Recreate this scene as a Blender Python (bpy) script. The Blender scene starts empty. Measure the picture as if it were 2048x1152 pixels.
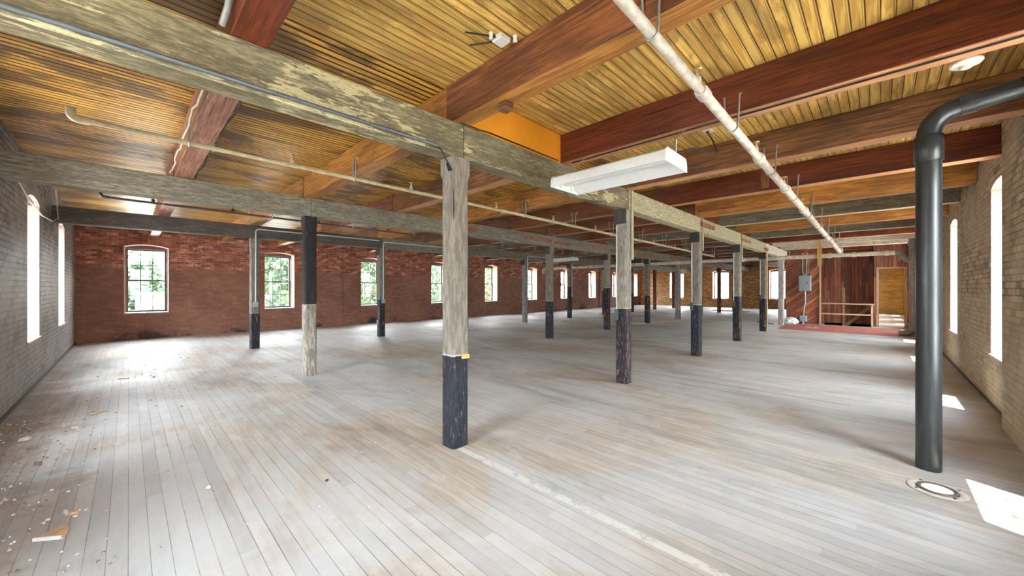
import bpy, bmesh, math, random
from mathutils import Vector, Matrix
random.seed(7)
S = 1.5                                   # every length below is in camera heights; S turns it into metres
sc = bpy.context.scene
COL = sc.collection
# ------------------------------------------------------------------ node materials
class M:
    def __init__(s, name):
        s.m = bpy.data.materials.new(name); s.m.use_nodes = True
        s.t = s.m.node_tree; s.t.nodes.clear()
        s.o = s.t.nodes.new('ShaderNodeOutputMaterial')
    def n(s, kind, **kw):
        nd = s.t.nodes.new('ShaderNode' + kind)
        for k, v in kw.items():
            if hasattr(nd, k) and k not in ('inputs',): setattr(nd, k, v)
        return nd
    def put(s, sock, v):
        if isinstance(v, bpy.types.NodeSocket): s.t.links.new(v, sock)
        elif isinstance(v, (tuple, list)) and len(v) == 3 and sock.type == 'RGBA': sock.default_value = (*v, 1)
        else: sock.default_value = v
    def uv(s): return s.n('UVMap').outputs[0]
    def pos(s): return s.n('NewGeometry').outputs['Position']
    def rnd(s): return s.n('ObjectInfo').outputs['Random']
    def math(s, op, a, b=0.0, c=0.0):
        nd = s.n('Math', operation=op)
        s.put(nd.inputs[0], a); s.put(nd.inputs[1], b); s.put(nd.inputs[2], c)
        return nd.outputs[0]
    def sep(s, v):
        nd = s.n('SeparateXYZ'); s.put(nd.inputs[0], v); return nd.outputs
    def comb(s, x, y, z=0.0):
        nd = s.n('CombineXYZ')
        for i, v in enumerate((x, y, z)): s.put(nd.inputs[i], v)
        return nd.outputs[0]
    def scale(s, v, sx, sy, sz=1.0, off=None):
        nd = s.n('VectorMath', operation='MULTIPLY'); s.put(nd.inputs[0], v); nd.inputs[1].default_value = (sx, sy, sz)
        if off is None: return nd.outputs[0]
        ad = s.n('VectorMath', operation='ADD'); s.put(ad.inputs[0], nd.outputs[0])
        s.put(ad.inputs[1], s.comb(s.math('MULTIPLY', off, 37.0), s.math('MULTIPLY', off, 91.0), s.math('MULTIPLY', off, 13.0)))
        return ad.outputs[0]
    def noise(s, vec, sc=1.0, det=4.0, rough=0.55, dist=0.0):
        nd = s.n('TexNoise'); s.put(nd.inputs['Vector'], vec)
        nd.inputs['Scale'].default_value = sc; nd.inputs['Detail'].default_value = det
        nd.inputs['Roughness'].default_value = rough; nd.inputs['Distortion'].default_value = dist
        return nd.outputs[0]
    def white(s, v):
        nd = s.n('TexWhiteNoise', noise_dimensions='3D'); s.put(nd.inputs['Vector'], v); return nd.outputs[0]
    def ramp(s, fac, *stops):
        nd = s.n('ValToRGB'); s.put(nd.inputs[0], fac); cr = nd.color_ramp
        while len(cr.elements) < len(stops): cr.elements.new(0.5)
        for e, (p, c) in zip(cr.elements, stops):
            e.position = p; e.color = (*c, 1) if not isinstance(c, (int, float)) else (c, c, c, 1)
        return nd.outputs[0]
    def step(s, fac, a, b):                 # smooth 0..1 between a and b
        nd = s.n('MapRange', interpolation_type='SMOOTHSTEP'); s.put(nd.inputs[0], fac)
        nd.inputs[1].default_value = a; nd.inputs[2].default_value = b
        return nd.outputs[0]
    def mix(s, fac, a, b, mode='MIX'):
        nd = s.n('Mix', data_type='RGBA', blend_type=mode)
        s.put(nd.inputs[0], fac); s.put(nd.inputs[6], a); s.put(nd.inputs[7], b)
        return nd.outputs[2]
    def bump(s, h, strength=0.3, dist=0.01, normal=None):
        nd = s.n('Bump'); nd.inputs['Strength'].default_value = strength; nd.inputs['Distance'].default_value = dist
        s.put(nd.inputs['Height'], h)
        if normal is not None: s.put(nd.inputs['Normal'], normal)
        return nd.outputs[0]
    def out(s, color, rough=0.6, normal=None, metal=0.0, spec=0.5):
        b = s.n('BsdfPrincipled')
        s.put(b.inputs['Base Color'], color); s.put(b.inputs['Roughness'], rough); s.put(b.inputs['Metallic'], metal)
        s.put(b.inputs['Specular IOR Level'], spec)
        if normal is not None: s.put(b.inputs['Normal'], normal)
        s.t.links.new(b.outputs[0], s.o.inputs[0]); return s.m

def plain(name, col, rough=0.5, metal=0.0, var=0.12, scale=18.0, spec=0.5):
    k = M(name); f = k.noise(k.uv(), scale, 5.0)
    c = k.mix(k.step(f, 0.3, 0.7), tuple(x * (1 - var) for x in col), tuple(min(1, x * (1 + var)) for x in col))
    return k.out(c, rough, k.bump(f, 0.12, 0.004), metal, spec)

def wood(name, dark, light, rough=0.5, stain=0.5, grain=14.0, spec=0.5):
    k = M(name); r = k.rnd()
    v = k.scale(k.uv(), 0.9, grain, 1, r)
    g = k.noise(v, 2.4, 7.0, 0.68, 0.8)
    blot = k.noise(k.scale(k.uv(), 0.8, 2.5, 1, r), 1.3, 4.0, 0.6)
    c = k.mix(k.step(g, 0.38, 0.62), dark, light)
    hair = k.noise(k.scale(k.uv(), 3.0, 90.0, 1, r), 1.0, 4.0, 0.65)
    c = k.mix(k.math('MULTIPLY', k.step(hair, 0.5, 0.62), 0.5), c, tuple(x * 0.45 for x in dark))
    c = k.mix(k.math('MULTIPLY', k.step(blot, 0.48, 0.64), stain), c, tuple(x * 0.35 for x in dark))
    hs = k.n('HueSaturation'); k.put(hs.inputs['Color'], c)
    k.put(hs.inputs['Value'], k.math('ADD', k.math('MULTIPLY', r, 0.35), 0.82))
    crack = k.noise(k.scale(k.uv(), 0.5, 30.0, 1, r), 1.5, 3.0)
    c2 = k.mix(k.step(crack, 0.66, 0.72), hs.outputs[0], tuple(x * 0.2 for x in dark))
    return k.out(c2, rough, k.bump(g, 0.25, 0.006), 0, spec)

def peel(name, paint, wooden, smudge, thick=None, amount=0.55, rough=0.7):
    """old paint flaking off a timber along the grain"""
    k = M(name); r = k.rnd(); u = k.uv()
    fine = k.noise(k.scale(u, 7.0, 48.0, 1, r), 1.0, 6.0, 0.7, 0.4)
    big = k.noise(k.scale(u, 0.9, 2.6, 1, r), 1.5, 5.0, 0.6)
    sm = k.noise(k.scale(u, 0.6, 3.0, 1, r), 2.2, 6.0, 0.65, 0.6)
    c = k.mix(k.step(fine, 0.4, 0.6), tuple(x * 0.5 for x in paint), tuple(x * 1.12 for x in paint))
    c = k.mix(k.math('MULTIPLY', k.step(sm, 0.46, 0.6), 0.8), c, smudge)
    if thick:
        tk = k.step(k.math('ADD', k.math('MULTIPLY', big, 0.75), k.math('MULTIPLY', fine, 0.3)), 0.56, 0.585)
        c = k.mix(tk, c, thick)
    hair = k.noise(k.scale(u, 16.0, 150.0, 1, r), 1.0, 4.0, 0.7)
    c = k.mix(k.math('MULTIPLY', k.step(hair, 0.53, 0.62), 0.55), c, tuple(x * 0.3 for x in paint))
    c = k.mix(k.math('MULTIPLY', k.step(hair, 0.44, 0.36), 0.5), c, tuple(min(0.8, x * 1.7) for x in paint))
    m = k.step(k.math('ADD', k.math('MULTIPLY', big, 0.45), k.math('MULTIPLY', fine, 0.6)), amount, amount + 0.03)
    c = k.mix(m, c, k.mix(fine, tuple(x * 0.5 for x in wooden), wooden))
    ck = k.noise(k.scale(u, 0.7, 34.0, 1, r), 1.4, 3.0)
    c = k.mix(k.step(ck, 0.67, 0.72), c, tuple(x * 0.15 for x in wooden))
    return k.out(c, rough, k.bump(k.math('SUBTRACT', fine, m), 0.35, 0.006))

def column_mat(name, upper, lower, wooden, top_amount=0.66, low_amount=0.56, chips=0.59):
    """painted post: two paints that meet at the height kept in the object's own paint_line"""
    k = M(name); r = k.rnd(); u = k.uv()
    at = k.n('Attribute', attribute_type='OBJECT'); at.attribute_name = 'paint_line'
    z = k.sep(k.pos())[2]
    fine = k.noise(k.scale(u, 6.0, 26.0, 1, r), 1.0, 6.0, 0.65, 0.3)
    big = k.noise(k.scale(u, 1.2, 4.0, 1, r), 1.6, 5.0, 0.6)
    spots = k.noise(k.scale(u, 9.0, 55.0, 1, r), 1.0, 6.0, 0.7)
    zz = k.math('SUBTRACT', k.math('ADD', z, k.math('MULTIPLY', k.math('SUBTRACT', fine, 0.5), 0.03)), at.outputs['Fac'])
    is_low = k.step(zz, 0.004, -0.004)
    blend = k.math('ADD', k.math('MULTIPLY', big, 0.5), k.math('MULTIPLY', fine, 0.5))
    mu = k.math('MAXIMUM', k.step(blend, top_amount, top_amount + 0.03), k.step(spots, 0.64, 0.68))
    ml = k.math('MAXIMUM', k.step(blend, low_amount, low_amount + 0.02), k.step(spots, chips, chips + 0.03))
    wd = k.mix(fine, tuple(x * 0.5 for x in wooden), wooden)
    cu = k.mix(mu, k.mix(k.step(fine, 0.4, 0.6), tuple(x * 0.62 for x in upper), upper), wd)
    cu = k.mix(k.math('MULTIPLY', k.step(big, 0.52, 0.8), 0.6), cu, tuple(x * 0.45 for x in upper))
    cl = k.mix(ml, k.mix(k.step(fine, 0.42, 0.6), tuple(x * 0.5 for x in lower), lower), wd)
    c = k.mix(is_low, cu, cl)
    edge = k.math('MULTIPLY', k.step(zz, -0.004, 0.002), k.step(zz, 0.016, 0.006))
    c = k.mix(k.math('MULTIPLY', edge, 0.6), c, (0.62, 0.6, 0.56))
    ck = k.noise(k.scale(u, 0.5, 30.0, 1, r), 1.4, 3.0)
    c = k.mix(k.step(ck, 0.68, 0.72), c, (0.03, 0.02, 0.015))
    return k.out(c, k.mix(is_low, (0.75,) * 3, (0.6,) * 3), k.bump(k.math('SUBTRACT', fine, mu), 0.4, 0.006), 0, 0.3)

def brick(name, c1, c2, mortar, zones=None, rough=0.8, white=0.25, patch=None, bw=0.205, bh=0.068, ms=0.007, dark=None, bumpy=0.6):
    k = M(name); u = k.uv()
    b = k.n('TexBrick'); k.put(b.inputs['Vector'], u)
    b.inputs['Scale'].default_value = 1.0; b.inputs['Brick Width'].default_value = bw; b.inputs['Row Height'].default_value = bh
    b.inputs['Mortar Size'].default_value = ms; b.inputs['Mortar Smooth'].default_value = 0.3; b.inputs['Bias'].default_value = 0.0
    k.put(b.inputs['Color1'], c1); k.put(b.inputs['Color2'], c2); k.put(b.inputs['Mortar'], mortar)
    f = k.noise(u, 9.0, 6.0, 0.65); g = k.noise(u, 0.9, 5.0, 0.6, 0.4)
    # one tone per brick
    sx, sy, _ = k.sep(u)
    row = k.math('FLOOR', k.math('DIVIDE', sy, bh))
    off = k.math('MULTIPLY', k.math('MODULO', row, 2.0), 0.5)
    cell = k.comb(k.math('FLOOR', k.math('ADD', k.math('DIVIDE', sx, bw), off)), row, 3.0)
    w = k.white(cell)
    c = k.mix(0.75, b.outputs[0], k.ramp(w, (0, 0.35), (0.5, 0.95), (0.8, 1.1), (1, 1.5)), 'MULTIPLY')
    c = k.mix(k.math('MULTIPLY', k.step(f, 0.35, 0.7), 0.5), c, k.mix(0.6, c, (0.02, 0.02, 0.02)))
    if white: 
        wm = k.math('MULTIPLY', k.step(k.math('ADD', k.math('MULTIPLY', w, 0.22), k.math('MULTIPLY', k.noise(u, 7.0, 8.0, 0.75), 0.85)), 0.6, 0.72), white)
        c = k.mix(wm, c, (0.62, 0.55, 0.5))
    if zones:
        zc, zl, cov = zones                       # below zl the wall carries old dull paint
        z = k.math('ADD', k.sep(k.pos())[2], k.math('MULTIPLY', k.math('SUBTRACT', f, 0.5), 0.12))
        low = k.math('MULTIPLY', k.step(z, zl + 0.03, zl - 0.03), cov)
        c = k.mix(low, c, k.mix(k.step(g, 0.4, 0.65), tuple(x * 0.7 for x in zc), zc))
    if patch:                                     # smears of plaster and soot that hide the joints
        pc, pa, sc2 = patch
        pn = k.noise(k.scale(u, 1.0, 1.3), 0.75, 7.0, 0.68, 0.6)
        c = k.mix(k.math('MULTIPLY', k.step(pn, 0.47, 0.58), pa), c, k.mix(k.step(f, 0.35, 0.65), tuple(x * 0.75 for x in pc), pc))
        c = k.mix(k.math('MULTIPLY', k.step(k.noise(u, 1.6, 7.0, 0.72), 0.52, 0.66), 0.65), c, sc2)
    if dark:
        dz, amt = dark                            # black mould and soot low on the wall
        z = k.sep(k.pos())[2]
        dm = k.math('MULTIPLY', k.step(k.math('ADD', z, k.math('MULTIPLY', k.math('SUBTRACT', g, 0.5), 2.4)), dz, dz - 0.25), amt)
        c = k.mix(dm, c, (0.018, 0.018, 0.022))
    h = k.math('ADD', k.math('MULTIPLY', b.outputs[1], -1.0), k.math('MULTIPLY', f, 0.5))
    return k.out(c, rough, k.bump(h, bumpy, 0.012))

def board_ceiling(name, dark, light, groove, bw=0.0765, grv=0.06, bead=True, stains=0.7, contrast=1.0):
    k = M(name); u = k.uv(); sx, sy, _ = k.sep(u)
    q = k.math('DIVIDE', sy, bw); idx = k.math('FLOOR', q); fr = k.math('FRACT', q)
    w = k.white(k.comb(idx, k.math('FLOOR', k.math('ADD', k.math('DIVIDE', sx, 3.3), k.math('MULTIPLY', idx, 0.37))), 1.0))
    v = k.comb(k.math('MULTIPLY', sx, 1.1), k.math('ADD', k.math('MULTIPLY', sy, 15.0), k.math('MULTIPLY', w, 17.0)), w)
    g = k.noise(v, 1.3, 5.0, 0.6, 0.9)
    c = k.mix(k.step(g, 0.38, 0.62), dark, light)
    c = k.mix(0.8, c, k.ramp(w, (0, 0.66), (0.55, 0.95), (1, 1.12)), 'MULTIPLY')
    st = k.noise(k.comb(k.math('MULTIPLY', sx, 0.7), k.math('MULTIPLY', sy, 2.2)), 1.1, 6.0, 0.68, 0.5)
    c = k.mix(k.math('MULTIPLY', k.step(k.math('ADD', st, k.math('MULTIPLY', w, 0.12)), 0.54, 0.64), stains), c, tuple(x * 0.28 for x in dark))
    kn = k.noise(k.scale(u, 3.0, 7.0), 1.0, 3.0)
    c = k.mix(k.step(kn, 0.735, 0.755), c, (0.05, 0.02, 0.01))
    e = k.math('PINGPONG', fr, 0.5)                               # 0 at a joint
    gm = k.step(e, grv, grv * 0.4)
    if bead:
        gm = k.math('MAXIMUM', gm, k.math('MULTIPLY', k.step(k.math('ABSOLUTE', k.math('SUBTRACT', fr, 0.17)), 0.045, 0.015), 0.55))
    gm = k.math('MULTIPLY', gm, k.step(k.noise(k.comb(k.math('MULTIPLY', sx, 2.0), idx), 1.0, 3.0), 0.2, 0.5))
    c = k.mix(k.math('MULTIPLY', gm, contrast), c, groove)
    return k.out(c, 0.42, k.bump(k.math('ADD', k.math('MULTIPLY', gm, -1.0), k.math('MULTIPLY', g, 0.15)), 0.6, 0.008))

def floor_mat():
    k = M('worn floorboards'); u = k.pos(); sx, sy, _ = k.sep(u)
    bw = 0.0875
    q = k.math('DIVIDE', sx, bw); idx = k.math('FLOOR', q); fr = k.math('FRACT', q)
    w = k.white(k.comb(idx, k.math('FLOOR', k.math('ADD', k.math('DIVIDE', sy, 2.7), k.math('MULTIPLY', idx, 0.61))), 5.0))
    g = k.noise(k.comb(k.math('ADD', k.math('MULTIPLY', sx, 17.0), k.math('MULTIPLY', w, 9.0)), k.math('MULTIPLY', sy, 1.6), w), 1.3, 6.0, 0.62, 0.3)
    dust = k.noise(k.comb(sx, k.math('MULTIPLY', sy, 0.8)), 0.55, 6.0, 0.62, 0.5)
    mot = k.noise(u, 3.2, 8.0, 0.76)
    c = k.mix(k.step(g, 0.3, 0.7), (0.29, 0.235, 0.19), (0.39, 0.33, 0.28))
    c = k.mix(k.math('MULTIPLY', k.step(dust, 0.34, 0.58), 0.85), c, k.mix(mot, (0.33, 0.335, 0.345), (0.47, 0.475, 0.48)))
    c = k.mix(k.math('MULTIPLY', k.step(mot, 0.5, 0.75), 0.45), c, (0.44, 0.35, 0.27))
    c = k.mix(0.45, c, k.ramp(w, (0, 0.75), (0.5, 1.0), (1, 1.15)), 'MULTIPLY')
    grime = k.noise(k.comb(k.math('MULTIPLY', sx, 1.7), k.math('MULTIPLY', sy, 0.5)), 0.8, 7.0, 0.7, 0.9)
    c = k.mix(k.math('MULTIPLY', k.step(grime, 0.5, 0.74), 0.65), c, (0.16, 0.15, 0.14))
    worn = k.noise(k.scale(u, 1.0, 0.4, 1), 1.7, 6.0, 0.7)
    c = k.mix(k.math('MULTIPLY', k.step(worn, 0.58, 0.7), 0.35), c, (0.55, 0.55, 0.56))
    dn = k.math('ADD', k.noise(u, 1.5, 7.0, 0.7), k.math('MULTIPLY', k.math('ADD', sx, 1.0), -0.22))      # dirt trodden in beside the grey wall
    c = k.mix(k.math('MULTIPLY', k.step(dn, 0.36, 0.52), 0.6), c, k.mix(k.noise(u, 40.0, 4.0), (0.12, 0.085, 0.06), (0.3, 0.24, 0.19)))
    e = k.math('PINGPONG', fr, 0.5)
    wide = k.math('ADD', k.math('MULTIPLY', k.noise(k.comb(idx, k.math('MULTIPLY', sy, 0.9)), 1.0, 3.0), 0.13), -0.05)
    gm = k.step(k.math('SUBTRACT', e, wide), 0.012, -0.008)
    c = k.mix(k.math('MULTIPLY', gm, 0.62), c, (0.05, 0.04, 0.032))
    be = k.math('MULTIPLY', k.step(sx, 2.135, 2.14), k.step(sx, 2.205, 2.2))     # the faded painted line
    be = k.math('MULTIPLY', be, k.step(sy, 2.82, 2.8))
    be = k.math('MULTIPLY', be, k.step(k.noise(u, 9.0, 7.0, 0.75), 0.36, 0.52))
    c = k.mix(k.math('MULTIPLY', be, 0.8), c, (0.52, 0.52, 0.5))
    cut = k.math('MULTIPLY', k.step(k.math('ABSOLUTE', k.math('SUBTRACT', sx, 6.44)), 0.014, 0.006), k.math('MULTIPLY', k.step(sy, 0.26, 0.28), k.step(sy, 2.9, 2.6)))
    c = k.mix(k.math('MULTIPLY', cut, 0.75), c, (0.05, 0.04, 0.03))
    rough = k.mix(k.step(dust, 0.35, 0.65), (0.7,) * 3, (0.56,) * 3)
    h = k.math('ADD', k.math('MULTIPLY', gm, -1.0), k.math('MULTIPLY', g, 0.12))
    return k.out(c, rough, k.bump(h, 0.3, 0.005), 0, 0.42)

def plank_wall(name, cols, bw, ang=0.0):
    k = M(name); u = k.uv()
    mp = k.n('Mapping'); k.put(mp.inputs[0], u); mp.inputs['Rotation'].default_value = (0, 0, ang)
    sx, sy, _ = k.sep(mp.outputs[0])                       # sx runs along the boards
    q = k.math('DIVIDE', sy, bw); idx = k.math('FLOOR', q); fr = k.math('FRACT', q)
    seg = k.math('FLOOR', k.math('ADD', k.math('DIVIDE', sx, 1.35), k.math('MULTIPLY', idx, 0.43)))
    w = k.white(k.comb(idx, seg, 2.0))
    g = k.noise(k.comb(k.math('MULTIPLY', sx, 1.2), k.math('ADD', k.math('MULTIPLY', sy, 14.0), k.math('MULTIPLY', w, 11.0)), w), 1.4, 5.0, 0.6, 0.7)
    n = len(cols); c = k.ramp(w, *[(i / (n - 1), cc) for i, cc in enumerate(cols)])
    c = k.mix(k.step(g, 0.35, 0.7), k.mix(0.5, c, (0.02, 0.01, 0.008)), c)
    gm = k.step(k.math('PINGPONG', fr, 0.5), 0.07, 0.02)
    c = k.mix(k.math('MULTIPLY', gm, 0.85), c, (0.015, 0.01, 0.008))
    return k.out(c, 0.5, k.bump(k.math('MULTIPLY', gm, -1.0), 0.5, 0.008))

def glass_mat():
    k = M('dusty window glass')
    tr = k.n('BsdfTransparent'); tr.inputs[0].default_value = (0.95, 0.97, 0.97, 1)
    gl = k.n('BsdfGlossy'); gl.inputs['Roughness'].default_value = 0.03
    lw = k.n('LayerWeight'); lw.inputs[0].default_value = 0.5
    fr = k.n('Math', operation='MULTIPLY_ADD'); k.t.links.new(k.math('POWER', lw.outputs[1], 4.0), fr.inputs[0]); fr.inputs[1].default_value = 0.35; fr.inputs[2].default_value = 0.03
    mx = k.n('MixShader'); k.t.links.new(fr.outputs[0], mx.inputs[0])
    k.t.links.new(tr.outputs[0], mx.inputs[1]); k.t.links.new(gl.outputs[0], mx.inputs[2])
    k.t.links.new(mx.outputs[0], k.o.inputs[0]); return k.m

def leaf_mat(name, a, b):
    k = M(name); c = k.mix(k.step(k.noise(k.pos(), 0.9, 3.0), 0.35, 0.65), a, b)
    d = k.n('BsdfDiffuse'); k.put(d.inputs[0], c); t = k.n('BsdfTranslucent'); k.put(t.inputs[0], c)
    mx = k.n('MixShader'); mx.inputs[0].default_value = 0.3
    k.t.links.new(d.outputs[0], mx.inputs[1]); k.t.links.new(t.outputs[0], mx.inputs[2])
    k.t.links.new(mx.outputs[0], k.o.inputs[0]); return k.m

RED = (0.2, 0.045, 0.03)
MAT = dict(
    floor=floor_mat(),
    ceil_right=board_ceiling('golden beadboard', (0.56, 0.3, 0.065), (0.86, 0.57, 0.15), (0.06, 0.022, 0.006), 0.0765, 0.07, True, 0.55, 0.95),
    ceil_left=board_ceiling('amber ceiling strips', (0.5, 0.23, 0.03), (0.86, 0.5, 0.075), (0.03, 0.01, 0.003), 0.0765, 0.2, False, 0.9, 1.0),
    darkred=wood('dark red timber', (0.1, 0.017, 0.006), (0.23, 0.043, 0.013), 0.45),
    redbrown=wood('red brown timber', (0.13, 0.04, 0.014), (0.33, 0.11, 0.035), 0.5),
    brown=wood('brown timber', (0.1, 0.04, 0.016), (0.28, 0.12, 0.045), 0.5),
    orange=wood('orange varnished timber', (0.3, 0.11, 0.02), (0.58, 0.26, 0.055), 0.45, 0.45),
    rose=wood('pinkish brown timber', (0.2, 0.075, 0.045), (0.4, 0.19, 0.12), 0.55, 0.3),
    under=wood('orange bounce-lit underside', (0.4, 0.17, 0.07), (0.62, 0.32, 0.15), 0.55, 0.25),  # lighter joist undersides: light bounced off the floor, put into the colour
    under_pale=wood('cream bounce-lit underside', (0.55, 0.42, 0.28), (0.74, 0.62, 0.46), 0.6, 0.2),
    greyj=peel('grey painted timber', (0.25, 0.22, 0.15), (0.2, 0.12, 0.06), (0.12, 0.1, 0.07), None, 0.62),
    whitej=peel('white painted timber', (0.82, 0.76, 0.66), (0.3, 0.16, 0.07), (0.7, 0.63, 0.52), None, 0.68),
    girder=peel('flaking olive grey paint', (0.25, 0.21, 0.12), (0.17, 0.1, 0.045), (0.105, 0.085, 0.045), (0.5, 0.43, 0.24), 0.64),
    girder_grey=peel('grey green paint', (0.26, 0.24, 0.18), (0.18, 0.11, 0.06), (0.16, 0.145, 0.11), None, 0.68),
    girder_dark=peel('sooty grey paint', (0.12, 0.105, 0.09), (0.09, 0.06, 0.045), (0.05, 0.045, 0.045), None, 0.66),
    girder_cream=peel('cream paint', (0.52, 0.46, 0.29), (0.25, 0.15, 0.07), (0.38, 0.33, 0.2), None, 0.66),
    col=column_mat('post white over black', (0.27, 0.24, 0.2), (0.018, 0.024, 0.038), (0.24, 0.13, 0.09), 0.6, 0.57),
    col_worn=column_mat('post white over worn black', (0.36, 0.325, 0.275), (0.018, 0.022, 0.032), (0.24, 0.11, 0.075), 0.58, 0.545, 0.572),
    col_flip=column_mat('post black over white', (0.028, 0.025, 0.028), (0.42, 0.38, 0.33), (0.3, 0.17, 0.09), 0.6, 0.64),
    col_grey=column_mat('post grey', (0.34, 0.34, 0.32), (0.3, 0.29, 0.26), (0.3, 0.17, 0.09), 0.62, 0.62),
    col_white=column_mat('post white', (0.66, 0.64, 0.6), (0.6, 0.58, 0.53), (0.3, 0.17, 0.09), 0.64, 0.62),
    col_brown=column_mat('post red brown', (0.22, 0.08, 0.05), (0.2, 0.075, 0.045), (0.3, 0.12, 0.07)),
    block=wood('dark bearing block', (0.02, 0.016, 0.014), (0.055, 0.04, 0.032), 0.55),
    splice=wood('rust red plank', (0.22, 0.06, 0.025), (0.42, 0.14, 0.05), 0.55, 0.2),
    newwood=wood('pale new timber', (0.5, 0.3, 0.12), (0.72, 0.5, 0.25), 0.55, 0.1),
    rail=wood('dusty pine rail', (0.42, 0.26, 0.15), (0.6, 0.42, 0.27), 0.55, 0.1),
    yellow_strip=wood('yellow pine strip', (0.55, 0.32, 0.08), (0.8, 0.52, 0.18), 0.5, 0.1),
    orange_board=plain('orange hardboard', (0.72, 0.27, 0.016), 0.4, 0, 0.06, 4),
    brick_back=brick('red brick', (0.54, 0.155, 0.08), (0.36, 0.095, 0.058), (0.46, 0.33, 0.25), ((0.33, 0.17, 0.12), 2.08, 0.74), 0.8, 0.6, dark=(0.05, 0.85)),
    brick_left=brick('soot grey painted brick', (0.26, 0.23, 0.205), (0.18, 0.16, 0.147), (0.025, 0.023, 0.021), ((0.37, 0.31, 0.28), 1.75, 0.4), 0.55, 0.25, patch=((0.36, 0.3, 0.27), 0.6, (0.09, 0.095, 0.095)), dark=(-0.25, 0.5), bw=0.225, bh=0.076, ms=0.012, bumpy=0.9),
    brick_right=brick('dusty tan painted brick', (0.52, 0.4, 0.27), (0.42, 0.32, 0.21), (0.2, 0.145, 0.1), ((0.58, 0.44, 0.26), 1.4, 0.45), 0.75, 0.1, patch=((0.5, 0.38, 0.26), 0.65, (0.26, 0.2, 0.15)), bumpy=0.7),
    brick_end=brick('ochre painted brick', (0.64, 0.36, 0.14), (0.54, 0.29, 0.115), (0.42, 0.24, 0.1), None, 0.6, 0.1, bumpy=0.4),
    jamb=plain('pale pink reveal paint', (0.42, 0.27, 0.24), 0.7, 0, 0.06, 3),
    jamb_wood=wood('salmon wood lining', (0.42, 0.2, 0.12), (0.62, 0.36, 0.25), 0.6, 0.1),
    frame=plain('grey brown window frame', (0.13, 0.105, 0.09), 0.6),
    sash=plain('dark sash paint', (0.05, 0.055, 0.055), 0.45),
    glass=glass_mat(),
    sill=plain('weathered sill', (0.42, 0.38, 0.34), 0.7),
    pipe=plain('dirty white pipe paint', (0.64, 0.57, 0.48), 0.45, 0, 0.28, 9),
    pipe_thin=plain('yellowed pipe paint', (0.6, 0.51, 0.32), 0.5, 0, 0.2, 12),
    pipe_dark=plain('dark iron pipe', (0.1, 0.08, 0.065), 0.5),
    castiron=plain('grey brown cast iron', (0.25, 0.22, 0.18), 0.55, 0, 0.2, 8),
    steel=plain('galvanised steel', (0.42, 0.42, 0.4), 0.4, 0.7),
    brass=plain('old brass', (0.55, 0.38, 0.14), 0.4, 0.8),
    conduit=plain('silver conduit', (0.6, 0.66, 0.66), 0.4, 0.3),
    flex=plain('grey flexible conduit', (0.13, 0.15, 0.16), 0.4, 0.4),
    blackcable=plain('black cable', (0.015, 0.015, 0.015), 0.5),
    whitecable=plain('white cable', (0.72, 0.66, 0.55), 0.5),
    abs=None,
    enamel=plain('white enamel', (0.78, 0.8, 0.8), 0.35, 0, 0.04),
    plastic=plain('ivory plastic', (0.78, 0.74, 0.62), 0.4, 0, 0.04),
    panelgrey=plain('blue grey panel enamel', (0.3, 0.38, 0.42), 0.4, 0, 0.06),
    darkbox=plain('dark box', (0.06, 0.075, 0.085), 0.5),
    bag=plain('white plastic sheet', (0.7, 0.74, 0.74), 0.35, 0, 0.08, 6),
    redfloor=plain('rust red floor covering', (0.34, 0.1, 0.075), 0.75, 0, 0.25, 6),
    diag=plank_wall('diagonal boards', [(0.28, 0.07, 0.035), (0.5, 0.14, 0.05), (0.7, 0.26, 0.09), (0.2, 0.1, 0.08), (0.42, 0.1, 0.045)], 0.125, math.radians(42)),
    vert=plank_wall('vertical boards', [(0.24, 0.08, 0.055), (0.44, 0.14, 0.065), (0.58, 0.2, 0.085), (0.32, 0.115, 0.085)], 0.11, math.radians(90)),
    pit=plain('stair pit boards', (0.08, 0.06, 0.05), 0.8),
    ply=wood('yellow plywood', (0.5, 0.3, 0.08), (0.7, 0.46, 0.15), 0.55, 0.3, 6),
    porcelain=plain('porcelain', (0.75, 0.74, 0.7), 0.3, 0, 0.03),
    chip=plain('chips of plaster', (0.62, 0.6, 0.56), 0.8, 0, 0.4, 30),
    rubble=plain('brick rubble', (0.3, 0.19, 0.13), 0.85, 0, 0.4, 30),
    tan=plain('tan tile body', (0.5, 0.33, 0.2), 0.8, 0, 0.15, 20),
    white=plain('white glaze', (0.82, 0.82, 0.8), 0.4, 0, 0.04),
    lawn=plain('pale gravel yard', (0.36, 0.35, 0.33), 0.9, 0, 0.2, 0.3),
    shed=plain('white siding', (0.5, 0.5, 0.5), 0.6, 0, 0.05, 2),
    roofing=plain('pale roofing', (0.5, 0.5, 0.52), 0.7, 0, 0.1, 2),
    bark=plain('tree bark', (0.09, 0.07, 0.05), 0.9, 0, 0.3, 6),
    leaf=leaf_mat('fresh leaves', (0.022, 0.038, 0.024), (0.045, 0.065, 0.036)),
    leafy=leaf_mat('yellow green leaves', (0.045, 0.06, 0.028), (0.075, 0.088, 0.036)),
)
def abs_mat():
    k = M('black plastic pipe'); f = k.noise(k.scale(k.uv(), 2.0, 25.0), 1.0, 5.0, 0.65); s = k.noise(k.uv(), 30.0, 4.0)
    c = k.mix(k.step(f, 0.5, 0.8), (0.02, 0.022, 0.024), (0.07, 0.085, 0.09))
    return k.out(c, k.mix(s, (0.28,) * 3, (0.42,) * 3), k.bump(f, 0.08, 0.003), 0, 0.5)
MAT['abs'] = abs_mat()
def spotted_cap():
    return MAT['block']

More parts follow.
